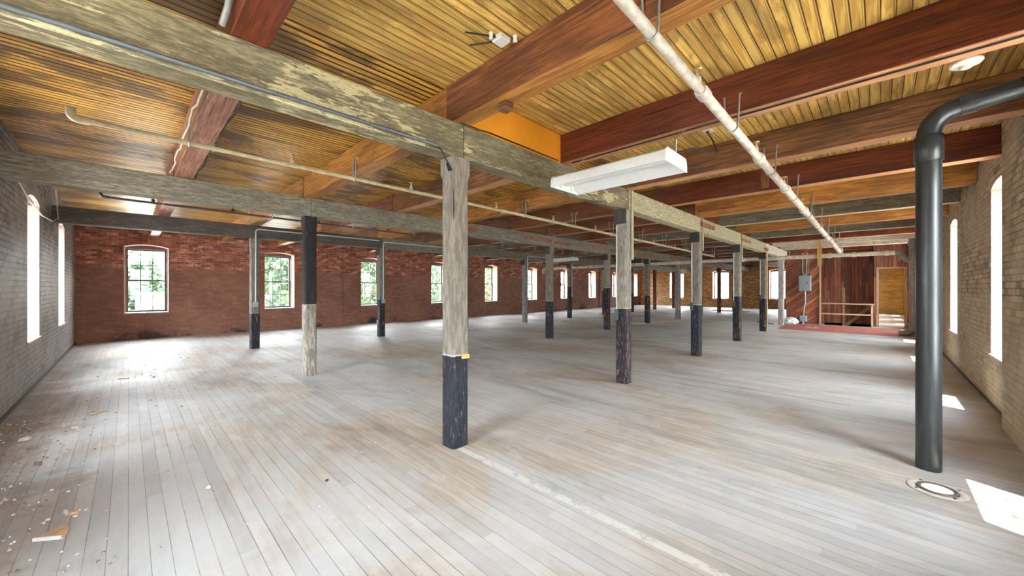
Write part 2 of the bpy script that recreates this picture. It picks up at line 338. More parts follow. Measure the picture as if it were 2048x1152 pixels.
# ------------------------------------------------------------------ mesh building (units of camera height)
class MB:
    def __init__(s): s.v = []; s.f = []; s.sm = []; s.mi = []; s.cur = 0
    def add(s, verts, faces, smooth=False):
        o = len(s.v); s.v += [Vector(p) for p in verts]
        for fc in faces: s.f.append([i + o for i in fc]); s.sm.append(smooth); s.mi.append(s.cur)
    def box(s, x0, x1, y0, y1, z0, z1, ch=0.0):
        x0, x1 = sorted((x0, x1)); y0, y1 = sorted((y0, y1)); z0, z1 = sorted((z0, z1))
        if ch <= 0:
            vs = [(x, y, z) for x in (x0, x1) for y in (y0, y1) for z in (z0, z1)]
            s.add(vs, [(0, 1, 3, 2), (4, 6, 7, 5), (0, 4, 5, 1), (2, 3, 7, 6), (0, 2, 6, 4), (1, 5, 7, 3)]); return s
        bm = bmesh.new(); bmesh.ops.create_cube(bm, size=1.0)
        for v in bm.verts: v.co = Vector(((x0 + x1) / 2 + v.co.x * (x1 - x0), (y0 + y1) / 2 + v.co.y * (y1 - y0), (z0 + z1) / 2 + v.co.z * (z1 - z0)))
        bmesh.ops.bevel(bm, geom=list(bm.edges), offset=ch, segments=1, affect='EDGES', profile=0.5)
        bm.verts.index_update(); s.add([v.co.copy() for v in bm.verts], [[v.index for v in f.verts] for f in bm.faces]); bm.free(); return s
    def prism(s, loop, vec, smooth=False):
        """extrude a closed 3-D loop by vec"""
        n = len(loop); a = [Vector(p) for p in loop]; b = [p + Vector(vec) for p in a]
        s.add(a + b, [list(range(n))[::-1], list(range(n, 2 * n))])
        s.add(a + b, [(i, (i + 1) % n, n + (i + 1) % n, n + i) for i in range(n)], smooth); return s
    def tube(s, pts, r, seg=10, cap=True):
        pts = [Vector(p) for p in pts]; rs = r if isinstance(r, (list, tuple)) else [r] * len(pts)
        vs = []; up = None
        for i, p in enumerate(pts):
            d = (pts[min(i + 1, len(pts) - 1)] - pts[max(i - 1, 0)]).normalized()
            if up is None: up = d.orthogonal().normalized()
            up = (up - d * up.dot(d))
            up = up.normalized() if up.length > 1e-6 else d.orthogonal().normalized()
            w = d.cross(up)
            vs += [p + (up * math.cos(2 * math.pi * k / seg) + w * math.sin(2 * math.pi * k / seg)) * rs[i] for k in range(seg)]
        n = len(pts)
        s.add(vs, [(i * seg + k, i * seg + (k + 1) % seg, (i + 1) * seg + (k + 1) % seg, (i + 1) * seg + k) for i in range(n - 1) for k in range(seg)], True)
        if cap:
            s.add(vs[:seg], [list(range(seg))[::-1]]); s.add(vs[-seg:], [list(range(seg))])
        return s
    def lathe(s, c, prof, seg=20, axis=(0, 0, 1)):
        ax = Vector(axis).normalized(); u = ax.orthogonal().normalized(); w = ax.cross(u); c = Vector(c); vs = []
        for (r, h) in prof:
            vs += [c + ax * h + (u * math.cos(2 * math.pi * k / seg) + w * math.sin(2 * math.pi * k / seg)) * max(r, 1e-5) for k in range(seg)]
        n = len(prof)
        s.add(vs, [(i * seg + k, i * seg + (k + 1) % seg, (i + 1) * seg + (k + 1) % seg, (i + 1) * seg + k) for i in range(n - 1) for k in range(seg)], True)
        return s
    def build(s, name, mat, parent=None, origin=None, grain=None):
        o3 = ORG[parent] if parent is not None else Vector(origin) if origin is not None else None
        if o3 is None:
            xs = [p.x for p in s.v]; ys = [p.y for p in s.v]; zs = [p.z for p in s.v]
            o3 = Vector(((min(xs) + max(xs)) / 2, (min(ys) + max(ys)) / 2, min(zs)))
        me = bpy.data.meshes.new(name); me.from_pydata([(p - o3) * S for p in s.v], [], s.f)
        for m in (mat if isinstance(mat, (list, tuple)) else [mat]): me.materials.append(m)
        for p, sm, mi in zip(me.polygons, s.sm, s.mi): p.use_smooth = sm; p.material_index = mi
        lo = [min(p[i] for p in s.v) for i in range(3)]; hi = [max(p[i] for p in s.v) for i in range(3)]
        ext = [hi[i] - lo[i] for i in range(3)]; g = ext.index(max(ext)) if grain is None else grain
        uvl = me.uv_layers.new(name='UVMap')
        for p in me.polygons:
            n = p.normal; ax = max(range(3), key=lambda i: abs(n[i])); rest = [i for i in range(3) if i != ax]
            if g in rest: a, b = g, [i for i in rest if i != g][0]
            else: a, b = rest
            for li in p.loop_indices:
                q = s.v[me.loops[li].vertex_index] * S; uvl.data[li].uv = (q[a], q[b])
        bm = bmesh.new(); bm.from_mesh(me)
        bmesh.ops.recalc_face_normals(bm, faces=bm.faces[:]); bm.to_mesh(me); bm.free()
        ob = bpy.data.objects.new(name, me); COL.objects.link(ob); ORG[ob] = o3
        if parent is not None: ob.parent = parent
        else: ob.location = o3 * S
        return ob
ORG = {}
def empty(name, loc):
    o = bpy.data.objects.new(name, None); COL.objects.link(o); o.location = Vector(loc) * S; o.empty_display_size = 0.1
    ORG[o] = Vector(loc); return o
def tag(o, label=None, cat=None, group=None, kind=None):
    if label: o['label'] = label
    if cat: o['category'] = cat
    if group: o['group'] = group
    if kind: o['kind'] = kind
    return o
def thing(name, loc, label, cat, group=None): return tag(empty(name, loc), label, cat, group)
def box(*a, ch=0.0): return MB().box(*a, ch=ch)
ORD = ['first', 'second', 'third', 'fourth', 'fifth', 'sixth', 'seventh', 'eighth', 'ninth', 'tenth', 'eleventh', 'twelfth', 'thirteenth',
       'fourteenth', 'fifteenth', 'sixteenth', 'seventeenth', 'eighteenth', 'nineteenth', 'twentieth', 'twenty-first']
# ------------------------------------------------------------------ the building
XL, XE, YR, YB, H = -0.67, 21.7, -0.68, 10.37, 2.265      # left wall, end wall, right wall, back wall, ceiling
TH, GD = 0.34, 0.27                                       # wall thickness, how deep the glass sits
PIT = (13.1, 14.2, 0.12, 1.17)
fl = MB()
fl.box(XL - TH, PIT[0], YR - TH, YB + TH, -0.15, 0)
fl.box(PIT[0], PIT[1], YR - TH, PIT[2], -0.15, 0); fl.box(PIT[0], PIT[1], PIT[3], YB + TH, -0.15, 0)
fl.box(PIT[1], XE + TH, YR - TH, YB + TH, -0.15, 0)
tag(fl.build('floor', MAT['floor'], origin=(0, 0, 0)), 'worn grey and tan narrow-board wooden floor with a faded painted line', 'floor', kind='structure')
pit = MB(); a, b, c, d = PIT
pit.box(a - .03, a, c - .03, d + .03, -1.6, -.15); pit.box(b, b + .03, c - .03, d + .03, -1.6, -.15)
pit.box(a, b, c - .03, c, -1.6, -.15); pit.box(a, b, d, d + .03, -1.6, -.15); pit.box(a, b, c, d, -1.63, -1.6)
tag(pit.build('trim_1', MAT['pit']), 'dark boarded sides of the stair opening', 'stair opening', kind='structure')
YA, YBG, YC = 1.945, 4.72, 7.41
ce = MB()
ce.box(XL - TH, XE + TH, YR - TH, YA, H, H + .12)
ce.cur = 1
ce.box(XL - TH, XE + TH, YA, YB + TH, H, H + .12)
tag(ce.build('ceiling', [MAT['ceil_right'], MAT['ceil_left']], origin=(0, 0, H), grain=0), 'golden narrow-board timber ceiling, dark stained in places', 'ceiling', kind='structure')

def arch(ta, tb, zb, rise, n=10):
    return [(ta + (tb - ta) * i / n, zb + rise * (1 - (2 * i / n - 1) ** 2)) for i in range(n + 1)]
def wall(name, mp, t0, t1, holes, mat, label, extra=None, TH=TH):
    """mp(t, depth, z) -> point; holes (ta, tb, za, zb) with a flat segmental arch"""
    m = MB(); cur = t0
    def bx(ta, tb, za, zb, na=0.0, nb=None):
        nb = TH if nb is None else nb
        p, q = mp(ta, na, za), mp(tb, nb, zb); m.box(p[0], q[0], p[1], q[1], p[2], q[2])
    top = H + 0.1
    for (ta, tb, za, zb) in sorted(holes):
        bx(cur, ta, -0.15, top); bx(ta, tb, -0.15, za)
        loop = [mp(t, 0, z) for t, z in arch(ta, tb, zb, RISE)] + [mp(tb, 0, top), mp(ta, 0, top)]
        vec = Vector(mp(0, TH, 0)) - Vector(mp(0, 0, 0)); m.prism(loop, vec)
        cur = tb
    bx(cur, t1, -0.15, top)
    for e in (extra or []): bx(*e)
    p = Vector(mp(0, 0, 1)) - Vector(mp(1, 0, 1))
    return tag(m.build(name, mat, origin=mp(0, 0, 0), grain=0 if abs(p.x) > abs(p.y) else 1), label, 'wall', kind='structure')
RISE = 0.05
WIN = [0]
PORT = []
def window(mp, ta, tb, za, zb, label, lining, sillmat, GD=GD, TH=TH):
    WIN[0] += 1
    base = mp((ta + tb) / 2, GD, za)
    w = tag(empty('window_%d' % WIN[0], base), label, 'window', kind='structure')
    def part(name, mat, rects, parent=w, grain=None):
        m = MB()
        for (t0, t1, n0, n1, z0, z1) in rects:
            p, q = mp(t0, n0, z0), mp(t1, n1, z1); m.box(p[0], q[0], p[1], q[1], p[2], q[2])
        return m.build(name, mat, parent, grain=grain)
    f = .03; e = .002
    part('frame', MAT['frame'], [(ta + e, ta + f, GD - .03, TH - .005, za, zb), (tb - f, tb - e, GD - .03, TH - .005, za, zb),
                              (ta + f, tb - f, GD - .03, TH - .005, zb - f, zb), (ta + f, tb - f, GD - .03, TH - .005, za + e, za + f)])
    m = MB(); loop = [mp(t, GD - .02, z) for t, z in arch(ta + e, tb - e, zb, RISE - .002)]
    m.prism(loop, Vector(mp(0, .05, 0)) - Vector(mp(0, 0, 0))); m.build('arch_board', MAT['frame'], w)
    part('lining', lining, [(ta + e, ta + .012, .004, GD - .03, za + .01, zb), (tb - .012, tb - e, .004, GD - .03, za + .01, zb)])
    part('sill', sillmat, [(ta + e, tb - e, -.012, GD - .03, za + e, za + .022)])
    zm = (za + zb) / 2; g = .028
    for nm, z0, z1, n0 in (('upper_sash', zm - .014, zb - f, GD + .024), ('lower_sash', za + f, zm + .014, GD)):
        t0, t1, n1 = ta + f, tb - f, n0 + .022
        r = [(t0, t0 + g, n0, n1, z0, z1), (t1 - g, t1, n0, n1, z0, z1), (t0 + g, t1 - g, n0, n1, z0, z0 + g), (t0 + g, t1 - g, n0, n1, z1 - g, z1)]
        for i in (1, 2):
            t = t0 + g + (t1 - t0 - 2 * g) * i / 3; r.append((t - .0065, t + .0065, n0 + .006, n1 - .006, z0 + g, z1 - g))
        z = (z0 + z1) / 2; r.append((t0 + g, t1 - g, n0 + .007, n1 - .007, z - .0065, z + .0065))
        s = part(nm, MAT['sash'], r)
        part('pane', MAT['glass'], [(t0 + g * .6, t1 - g * .6, n0 + .0095, n0 + .0125, z0 + g * .6, z1 - g * .6)], s)
    PORT.append((mp((ta + tb) / 2, TH + .04, (za + zb) / 2), Vector(mp(0, -1, 0)) - Vector(mp(0, 0, 0)), (tb - ta) * 1.02, (zb - za) * 1.08))
    return w
DEP = {}
mB = lambda t, n, z: (t, YB + n, z)
mL = lambda t, n, z: (XL - n, t, z)
mR = lambda t, n, z: (t, YR - n, z)
mE = lambda t, n, z: (XE + n, t, z)
hB = [(-.06 + 2.302 * k, .585 + 2.302 * k, .495, 1.805) for k in range(10)]
hL = [(1.15, 1.85, .46, 1.88), (3.45, 4.17, .46, 1.88), (5.78, 6.51, .46, 1.88), (8.05, 8.78, .46, 1.88)]
hR = [(.0, .68, .42, 1.83), (2.25, 2.92, .42, 1.83), (4.56, 5.24, .41, 1.84), (7.2, 7.88, .41, 1.84), (9.75, 10.43, .41, 1.84), (12.05, 12.73, .41, 1.84),
      (14.35, 15.03, .41, 1.84), (16.65, 17.33, .41, 1.84), (18.95, 19.63, .41, 1.84)]
hE = [(-.35, .3, .45, 1.85), (3.2, 3.86, .45, 1.85), (5.6, 6.37, .42, 1.86), (7.85, 8.62, .42, 1.86)]
wall('wall_back', mB, XL - TH, XE + TH, hB, MAT['brick_back'], 'long red brick wall, bare above and dull brown below', [(4.06, 4.48, 0, H - .001, -.035, 0), (16.99, 17.33, 0, H - .001, -.035, 0)])
wall('wall_left', mL, YR - TH, YB, hL, MAT['brick_left'], 'soot grey painted brick wall with dark joints')
wall('wall_right', mR, XL, XE + TH, hR, MAT['brick_right'], 'dusty tan painted brick wall with sunlit windows and a pier', [(3.3, 4.36, 0, H - .001, -.062, 0)], TH=.25)
wall('wall_end', mE, YR, YB, hE, MAT['brick_end'], 'ochre painted brick wall at the far end of the room')
for i, hh in enumerate(hB):
    window(mB, *hh, f'{ORD[i]} double-hung window from the soot grey corner in the red brick wall', MAT['jamb_wood'], MAT['sill'])
for i, hh in enumerate(hL):
    window(mL, *hh, f'tall window {ORD[i]} from the camera in the soot grey brick wall', MAT['jamb'], MAT['sill'])
for i, hh in enumerate(hR):
    window(mR, *hh, f'sunlit window {ORD[i]} from the camera in the dusty tan brick wall', MAT['jamb'], MAT['sill'], GD=.19, TH=.25)
for i, hh in enumerate(hE):
    window(mE, *hh, f'bright window {ORD[i]} from the stair corridor in the ochre end wall', MAT['jamb_wood'], MAT['sill'])
# baseboards: dark strips at the wall foot
tag(box(XL, XL + .012, YR, YB, 0, .03).build('baseboard_left', MAT['block']), 'dark strip at the foot of the soot grey wall', 'baseboard', kind='structure')
tag(box(4.37, 13.0, YR, YR + .01, 0, .022).build('baseboard_right', MAT['block']), 'dark strip at the foot of the dusty tan wall', 'baseboard', kind='structure')
# ------------------------------------------------------------------ stair enclosure at the far end
tag(box(13.03, 13.09, 1.17, 1.9, 0, H - .002).build('wall_stair_diagonal', MAT['diag'], grain=1), 'wall of diagonal red and orange boards behind the electric panel', 'wall', kind='structure')
tag(box(14.2, 14.26, .1, 1.9, -1.6, H - .002).build('wall_stair_back', MAT['vert'], grain=1), 'wall of dark red vertical boards behind the stair railing', 'wall', kind='structure')
m = box(13.5, 13.56, .06, .12, -.0, H - .002); m.box(13.5, 13.56, YR, -.44, 0, H - .002); m.box(13.5, 13.56, -.44, .06, 1.5, H - .002)
m.box(13.56, 14.2, .06, .12, 0, H - .002)
tag(m.build('wall_stair_door', MAT['vert'], grain=1), 'red boarded partition above and beside the corridor doorway', 'wall', kind='structure')
m = box(13.48, 13.5, .03, .08, 0, 1.53, ch=.003); m.box(13.48, 13.5, -.47, -.42, 0, 1.53, ch=.003); m.box(13.48, 13.5, -.42, .03, 1.49, 1.53, ch=.003)
tag(m.build('door_1', MAT['rail']), 'open doorway with plain timber casing into the sunlit corridor', 'doorway', kind='structure')
tag(box(14.26, 21.2, .12, .16, 0, H - .002).build('wall_corridor', MAT['ply']), 'yellow boarded side of the corridor beyond the doorway', 'wall', kind='structure')
tag(box(20.9, 20.94, YR, .12, 0, H - .002).build('wall_corridor_end', MAT['ply'], grain=1), 'yellow plywood wall closing the corridor beyond the doorway', 'wall', kind='structure')
tag(box(11.15, 12.98, YR, 1.82, 0, .004).build('trim_2', MAT['redfloor']), 'rust red floor covering in front of the stair railing', 'floor covering', kind='structure')
tag(box(12.98, 13.1, YR, 1.9, 0, .012).build('trim_3', MAT['sill']), 'grey threshold board along the edge of the red floor covering', 'threshold', kind='structure')

rl = thing('stair_railing', (13.03, .65, 0), 'pale timber railing with two rails around the stair opening', 'railing')
box(13.0, 13.03, 1.14, 1.18, 0.012, H - .24, ch=.004).build('post', MAT['rail'], rl)
box(13.0, 13.03, .13, .17, 0.012, .6, ch=.004).build('post', MAT['rail'], rl)
box(12.985, 13.04, .11, 1.14, .57, .605, ch=.004).build('top_rail', MAT['rail'], rl)
box(13.005, 13.03, .17, 1.14, .3, .335, ch=.004).build('lower_rail', MAT['rail'], rl)
tag(box(14.17, 14.2, .72, .77, -.12, 1.01, ch=.003).build('stud', MAT['rail']), 'upright pale stud on the dark vertical boards behind the railing', 'stud')
m = MB(); m.prism([(14.12, .7, -.12), (14.12, .8, -.12), (14.12, .2, .56), (14.12, .13, .5)], (.045, 0, 0))
tag(m.build('brace', MAT['newwood']), 'slanting yellow timber brace behind the stair railing', 'brace')
# electric panel, conduits, pull box
p = thing('electric_panel', (13.0, 1.48, .918), 'blue grey electric panel on the diagonal board wall', 'electric panel')
box(12.95, 13.029, 1.345, 1.615, .918, 1.345, ch=.006).build('body', MAT['panelgrey'], p)
dr = box(12.938, 12.95, 1.36, 1.60, .932, 1.33, ch=.004).build('door', MAT['panelgrey'], p)
box(12.928, 12.938, 1.415, 1.44, 1.12, 1.17, ch=.002).build('latch', MAT['splice'], dr)
for i in range(4):
    y = 1.40 + .045 * i
    m = MB().tube([(12.99, 1.44 + .02 * i, 1.345), (12.99, y, 1.45), (12.99, y - .01, 1.9), (12.99, y - .01, H - .3)], .009, 8)
    m.build('riser_conduit', MAT['whitecable'] if i % 2 else MAT['castiron'], p)
MB().tube([(13.0, 1.475, .918), (13.0, 1.47, .6), (13.0, 1.5, .45), (13.0, 1.51, .24)], .013, 8).build('lower_conduit', MAT['conduit'], p)
p = thing('pull_box', (13.0, 1.515, .075), 'small blue grey metal box low on the diagonal boards under the electric panel', 'electrical box')
box(12.95, 13.029, 1.44, 1.593, .078, .242, ch=.005).build('body', MAT['panelgrey'], p)
box(12.943, 12.95, 1.45, 1.583, .088, .232, ch=.003).build('cover', MAT['panelgrey'], p)
MB().tube([(12.99, 1.52, .078), (12.99, 1.52, .0125)], .022, 10).build('stub', MAT['conduit'], p)
# crumpled plastic bag
bm = bmesh.new(); bmesh.ops.create_icosphere(bm, subdivisions=4, radius=1)
m = MB()
from mathutils import noise as mn
for v in bm.verts:
    q = v.co.copy(); n = mn.noise(q * 2.2) * .3 + mn.noise(q * 5) * .16 + mn.noise(q * 11) * .06
    q *= 1 + n; v.co = Vector((12.75 + q.x * .17, 1.77 + q.y * .17, max(.0045, .08 + q.z * .115)))
bm.verts.index_update(); m.add([v.co for v in bm.verts], [[v.index for v in f.verts] for f in bm.faces], True); bm.free()
tag(m.build('plastic_bag', MAT['bag']), 'crumpled white plastic bundle on the floor beside the white post', 'plastic bag')
m = MB()
for i in range(5):
    x, y = 12.0 + random.uniform(-.12, .12), 1.17 + random.uniform(-.12, .12); q = random.uniform(.03, .08)
    m.box(x, x + q, y, y + q * 1.6, .0045, .008 + random.random() * .01)
tag(m.build('scrap_paper', MAT['bag']), 'scraps of white paper on the red floor covering', 'scrap', kind='stuff')
GZ1_ = 2.0295
# stack pipe and cross pipe
p = thing('soil_stack', (11.4, -.48, 0), 'grey brown cast iron stack pipe with an elbow at the floor near the tan wall', 'pipe')
MB().tube([(11.4, -.48, .2), (11.4, -.48, GZ1_)], .062, 18).build('riser', MAT['castiron'], p)
pts = [(11.4, -.48, .22)] + [(11.4, -.48 + .16 * (1 - math.cos(q)) , .2 - .16 * math.sin(q)) for q in [i * math.pi / 2 / 6 for i in range(6)]] + [(11.4, -.27, .045)]
MB().tube(pts, .068, 16).build('elbow', MAT['castiron'], p)
for z in (.24, 1.62, 1.92): MB().tube([(11.4, -.48, z - .03), (11.4, -.48, z + .03)], .08, 18).build('hub', MAT['castiron'], p)
pts = [(11.4, -.48, 1.58)] + [(11.4, -.48 + .17 * math.sin(q), 1.58 + .17 * (1 - math.cos(q))) for q in [i * math.pi / 2 / 6 for i in range(1, 7)]] + [(11.4, -.22, 1.75)]
MB().tube(pts, .06, 14).build('branch', MAT['castiron'], p)
p = thing('drain_pipe', (11.4, 4.5, 1.7), 'long white and grey pipe crossing the far room under the girders', 'pipe')
MB().tube([(11.4, -.23, 1.75), (11.4, 9.35, 1.75)], .048, 16).build('run', MAT['pipe'], p)
pts = [(11.4, 9.35 + .1 * math.sin(q), 1.75 - .1 * (1 - math.cos(q))) for q in [i * math.pi / 2 / 6 for i in range(7)]] + [(11.4, 9.45, 1.55)]
MB().tube(pts, .056, 14).build('elbow', MAT['pipe'], p)
for y in (-.1, .42, .84, 2.6, 4.3, 6.1, 8.0, 9.3):
    MB().tube([(11.4, y - .03, 1.75), (11.4, y + .03, 1.75)], .058, 16).build('coupling', MAT['pipe'], p)
for y in (.1, 1.6, 3.3, 5.4, 7.0, 9.0):
    MB().tube([(11.4, y, 1.79), (11.4, y, 2.03)], .006, 6).build('hanger_rod', MAT['steel'], p)
tag(box(11.3, 11.33, .98, 1.06, 1.5, H - .001, ch=.003).build('hanging_board', MAT['yellow_strip']), 'short yellow board hanging from the ceiling above the white cross pipe', 'board')
# ------------------------------------------------------------------ girders and columns
CX = [1.465 + 2.21 * k for k in range(10)]
GZ0, GZ1 = 1.82, 2.03
HW = .063
def girder(Y, segs, label, splices, so=0.0):
    g = thing('timber_girder', ((segs[0][0] + segs[-1][1]) / 2, Y, GZ0), label, 'girder', 'long girders along the column rows')
    for (x0, x1, mt) in segs: box(x0 + .001, x1 - .001, Y - HW, Y + HW, GZ0, GZ1, ch=.005).build('beam_section', MAT[mt], g)
    for (x0, x1, z0, z1) in splices: box(x0, x1, Y - HW - .012 - so, Y - HW - .0005 - so, z0, z1, ch=.002).build('splice_plank', MAT['splice'], g)
    return g
gA = girder(YA, [(XL, CX[0] + .02, 'girder'), (CX[0] + .02, CX[1], 'girder')] + [(CX[i], CX[i + 1], 'girder_cream') for i in range(1, 4)] + [(CX[4], 13.02, 'whitej')],
       'flaking olive and cream painted girder over the column row nearest the camera',
       [(5.84, 6.45, 1.9, 1.965), (8.06, 8.75, 1.89, 1.94), (10.1, 10.4, 1.86, 1.92)], .0145)
gB = girder(YBG, [(XL, CX[0], 'girder_grey')] + [(CX[i], CX[i + 1], 'girder_grey') for i in range(9)] + [(CX[9], XE, 'girder_grey')],
       'grey green girder with red splice planks over the second column row',
       [(3.56, 3.95, 1.9, 1.98)] + [q for X in CX[2:8] for q in ((X - .75, X - .005, 1.9, 1.955), (X + .07, X + .62, 1.885, 1.94))])
gC = girder(YC, [(XL, CX[0], 'girder_dark'), (CX[0], CX[1], 'girder_dark')] + [(CX[i], CX[i + 1], 'girder_grey') for i in range(1, 9)] + [(CX[9], XE, 'girder_grey')],
       'dark grey girder over the third column row beside the red brick wall', [])
def column(X, Y, mt, line, label, cap=None, strip=None, extras=None):
    s = .0635; c = .016; zt = GZ0
    o = thing('timber_column', (X, Y, 0), label, 'column', 'timber columns')
    m = MB(); oc = [(-s + c, -s), (s - c, -s), (s, -s + c), (s, s - c), (s - c, s), (-s + c, s), (-s, s - c), (-s, -s + c)]
    m.prism([(X + a, Y + b, 0) for a, b in oc], (0, 0, zt - .13))
    sq = s + .002
    m.prism([(X + a * sq, Y + b * sq, zt - .1) for a, b in ((-1, -1), (1, -1), (1, 1), (-1, 1))], (0, 0, .099))
    # the taper from chamfered shaft to square head
    sqo = [(-sq, -sq), (sq, -sq), (sq, -sq), (sq, sq), (sq, sq), (-sq, sq), (-sq, sq), (-sq, -sq)]
    va = [(X + a, Y + b, zt - .13) for a, b in oc] + [(X + a, Y + b, zt - .1) for a, b in sqo]
    m.add(va, [(i, (i + 1) % 8, 8 + (i + 1) % 8, 8 + i) for i in range(8)])
    sh = m.build('shaft', MAT[mt], o, grain=2); sh['paint_line'] = line * S
    if cap: box(X - s - .03, X - s - .003, Y - s - .004, Y + s + .004, zt - .15, zt - .004, ch=.003).build('bearing_block', MAT['block'], o)
    if strip: box(X + s - .035, X + s + .012, Y - s - .014, Y - s - .003, strip[0], strip[1], ch=.002).build('side_strip', MAT[strip[2]], o)
    return o
rowA = [('col', .575, 'near column, white and grey above a scratched black base, yellow tag at the paint line', False, None),
        ('col_worn', .785, 'second column of the nearest row with grey paint above peeling black', True, (1.3, GZ1, 'girder_cream')),
        ('col', .75, 'third column of the nearest row, whitewashed above a black base', True, (1.55, GZ1, 'girder_cream')),
        ('col_worn', .843, 'fourth column of the nearest row, badly flaked and rusty below', True, (1.5, GZ1, 'girder_cream')),
        ('col', .758, 'fifth column of the nearest row with an orange strip down one side', True, (0.0, 1.95, 'yellow_strip')),
        ('col_white', .4, 'plain white post at the corner of the red floor covering', False, None)]
colA = [column(CX[i], YA, *r) for i, r in enumerate(rowA)]
rowB = [('col_flip', .805, 'near column of the second row, black above and white below', False, None),
        ('col', .74, 'second-row column largely hidden behind the nearest column', False, None),
        ('col', .738, 'third column of the second row, blue black base and dark head block', True, (.0, GZ1, 'col_grey')),
        ('col_worn', 1.0, 'fourth column of the second row, black paint rubbed off below', True, (.0, GZ1, 'col_grey')),
        ('col', .79, 'fifth column of the second row, pale grey above a neat black base', True, None),
        ('col_grey', .3, 'sixth column of the second row, grey green all the way down', False, (.0, 1.75, 'splice')),
        ('col', .74, 'seventh column of the second row, hidden by the whitewashed column', True, None),
        ('col_brown', .3, 'slim brown column in front of a far end window', True, None),
        ('col', .7, 'ninth column of the second row near the far end', True, None)]
for i, r in enumerate(rowB):
    q = column(CX[i], YBG, r[0], r[1], r[2], r[3], None if r[4] is None or r[4][2] == 'col_grey' else r[4])
rowC = [('col', .582, 'near column of the third row with a conduit and a short black base', False),
        ('col', .77, 'second column of the third row with a conduit and outlet box', True),
        ('col', .7, 'third-row column just showing behind the nearest column', False),
        ('col_grey', .3, 'fourth column of the third row, bare pale grey to the floor', True),
        ('col', 1.05, 'fifth column of the third row under the far light fixture, half black', True),
        ('col_worn', .9, 'sixth column of the third row, hidden by a second-row column', True),
        ('col', .8, 'seventh column of the third row, in line behind other columns', True),
        ('col_brown', .3, 'red brown far post near the corner of the red brick wall', False),
        ('col_brown', .3, 'last brown post of the third row near the ochre wall', False)]
for i, r in enumerate(rowC): column(CX[i], YC, *r)
# yellow tag and chalky knot on the near column
tag(box(CX[0] + .0, CX[0] + .055, YA - .078, YA - .0632, .555, .582, ch=.002).build('tag_block', MAT['yellow_strip']), 'small yellow wood block nailed on the near column at its paint line', 'wood block')
# ------------------------------------------------------------------ joists
JX = [1.465 + 1.105 * (k - 1) for k in range(20)]
ADJ = dict(darkred='dark red', redbrown='red brown', brown='brown', orange='orange', rose='pinkish brown', greyj='grey painted', whitej='white painted')
UNDER = dict(darkred='under', redbrown='under', brown='under', greyj='under_pale', whitej='whitej')  # downward faces recoloured to carry the floor's bounced light
BAY = [('between tan wall and nearest columns', YR + .002, YA, 'darkred redbrown darkred brown darkred orange greyj orange greyj darkred whitej whitej darkred whitej darkred redbrown brown redbrown greyj brown'),
       ('between first and second column rows', YA, YBG, 'rose orange brown orange redbrown redbrown redbrown greyj redbrown greyj darkred greyj redbrown brown darkred redbrown greyj brown redbrown brown'),
       ('between second and third column rows', YBG, YC, 'rose orange redbrown orange brown redbrown greyj redbrown brown greyj redbrown brown greyj redbrown darkred brown greyj redbrown brown redbrown'),
       ('between third columns and red brick wall', YC, YB - .002, 'rose orange orange redbrown brown orange greyj redbrown brown redbrown greyj brown redbrown brown greyj redbrown brown redbrown greyj brown')]
for bi, (nm, y0, y1, cs) in enumerate(BAY):
    for k, c in enumerate(cs.split()):
        ya = y0
        if bi == 0 and 3.25 < JX[k] < 4.43: ya = YR + .065
        if bi == 3 and (4.0 < JX[k] < 4.55 or 16.9 < JX[k] < 17.4): y1_ = YB - .04
        else: y1_ = y1
        dx = .004 if bi % 2 else -.004
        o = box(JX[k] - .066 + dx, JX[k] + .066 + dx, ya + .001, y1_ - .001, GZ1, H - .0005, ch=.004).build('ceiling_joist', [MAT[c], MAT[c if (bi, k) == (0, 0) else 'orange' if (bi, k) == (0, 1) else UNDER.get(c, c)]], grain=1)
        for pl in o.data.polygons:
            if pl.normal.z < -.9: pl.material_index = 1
        tag(o, f'{ADJ[c]} ceiling joist, {ORD[k]} from camera, {nm}', 'joist', 'ceiling joists ' + nm)
# orange board, blocks
tag(box(JX[1] + .066, JX[2] - .072, YA - HW + .005, YA - HW + .02, GZ1 + .001, H - .001).build('filler_board', MAT['orange_board']), 'smooth bright orange board closing the gap above the near girder', 'board')
tag(box(1.44, 1.5, 1.46, 1.52, GZ1 - .045, GZ1 + .001, ch=.003).build('wood_block', MAT['brown']), 'small dark wood block under the first joist beside the orange board', 'wood block')
JL = JX[4] - .07
tag(box(JL - .026, JL - .0015, .83, .905, 2.055, H - .001, ch=.002).build('hanging_block', MAT['splice']), 'short red brown board fixed upright on a dark red joist beside the white pipe', 'board')
tag(box(JX[5] - .09, JX[5] - .071, 1.42, 1.9, 2.1, 2.155, ch=.002).build('nailed_plank', MAT['splice']), 'red brown plank nailed on an orange joist near the cream girder', 'plank')
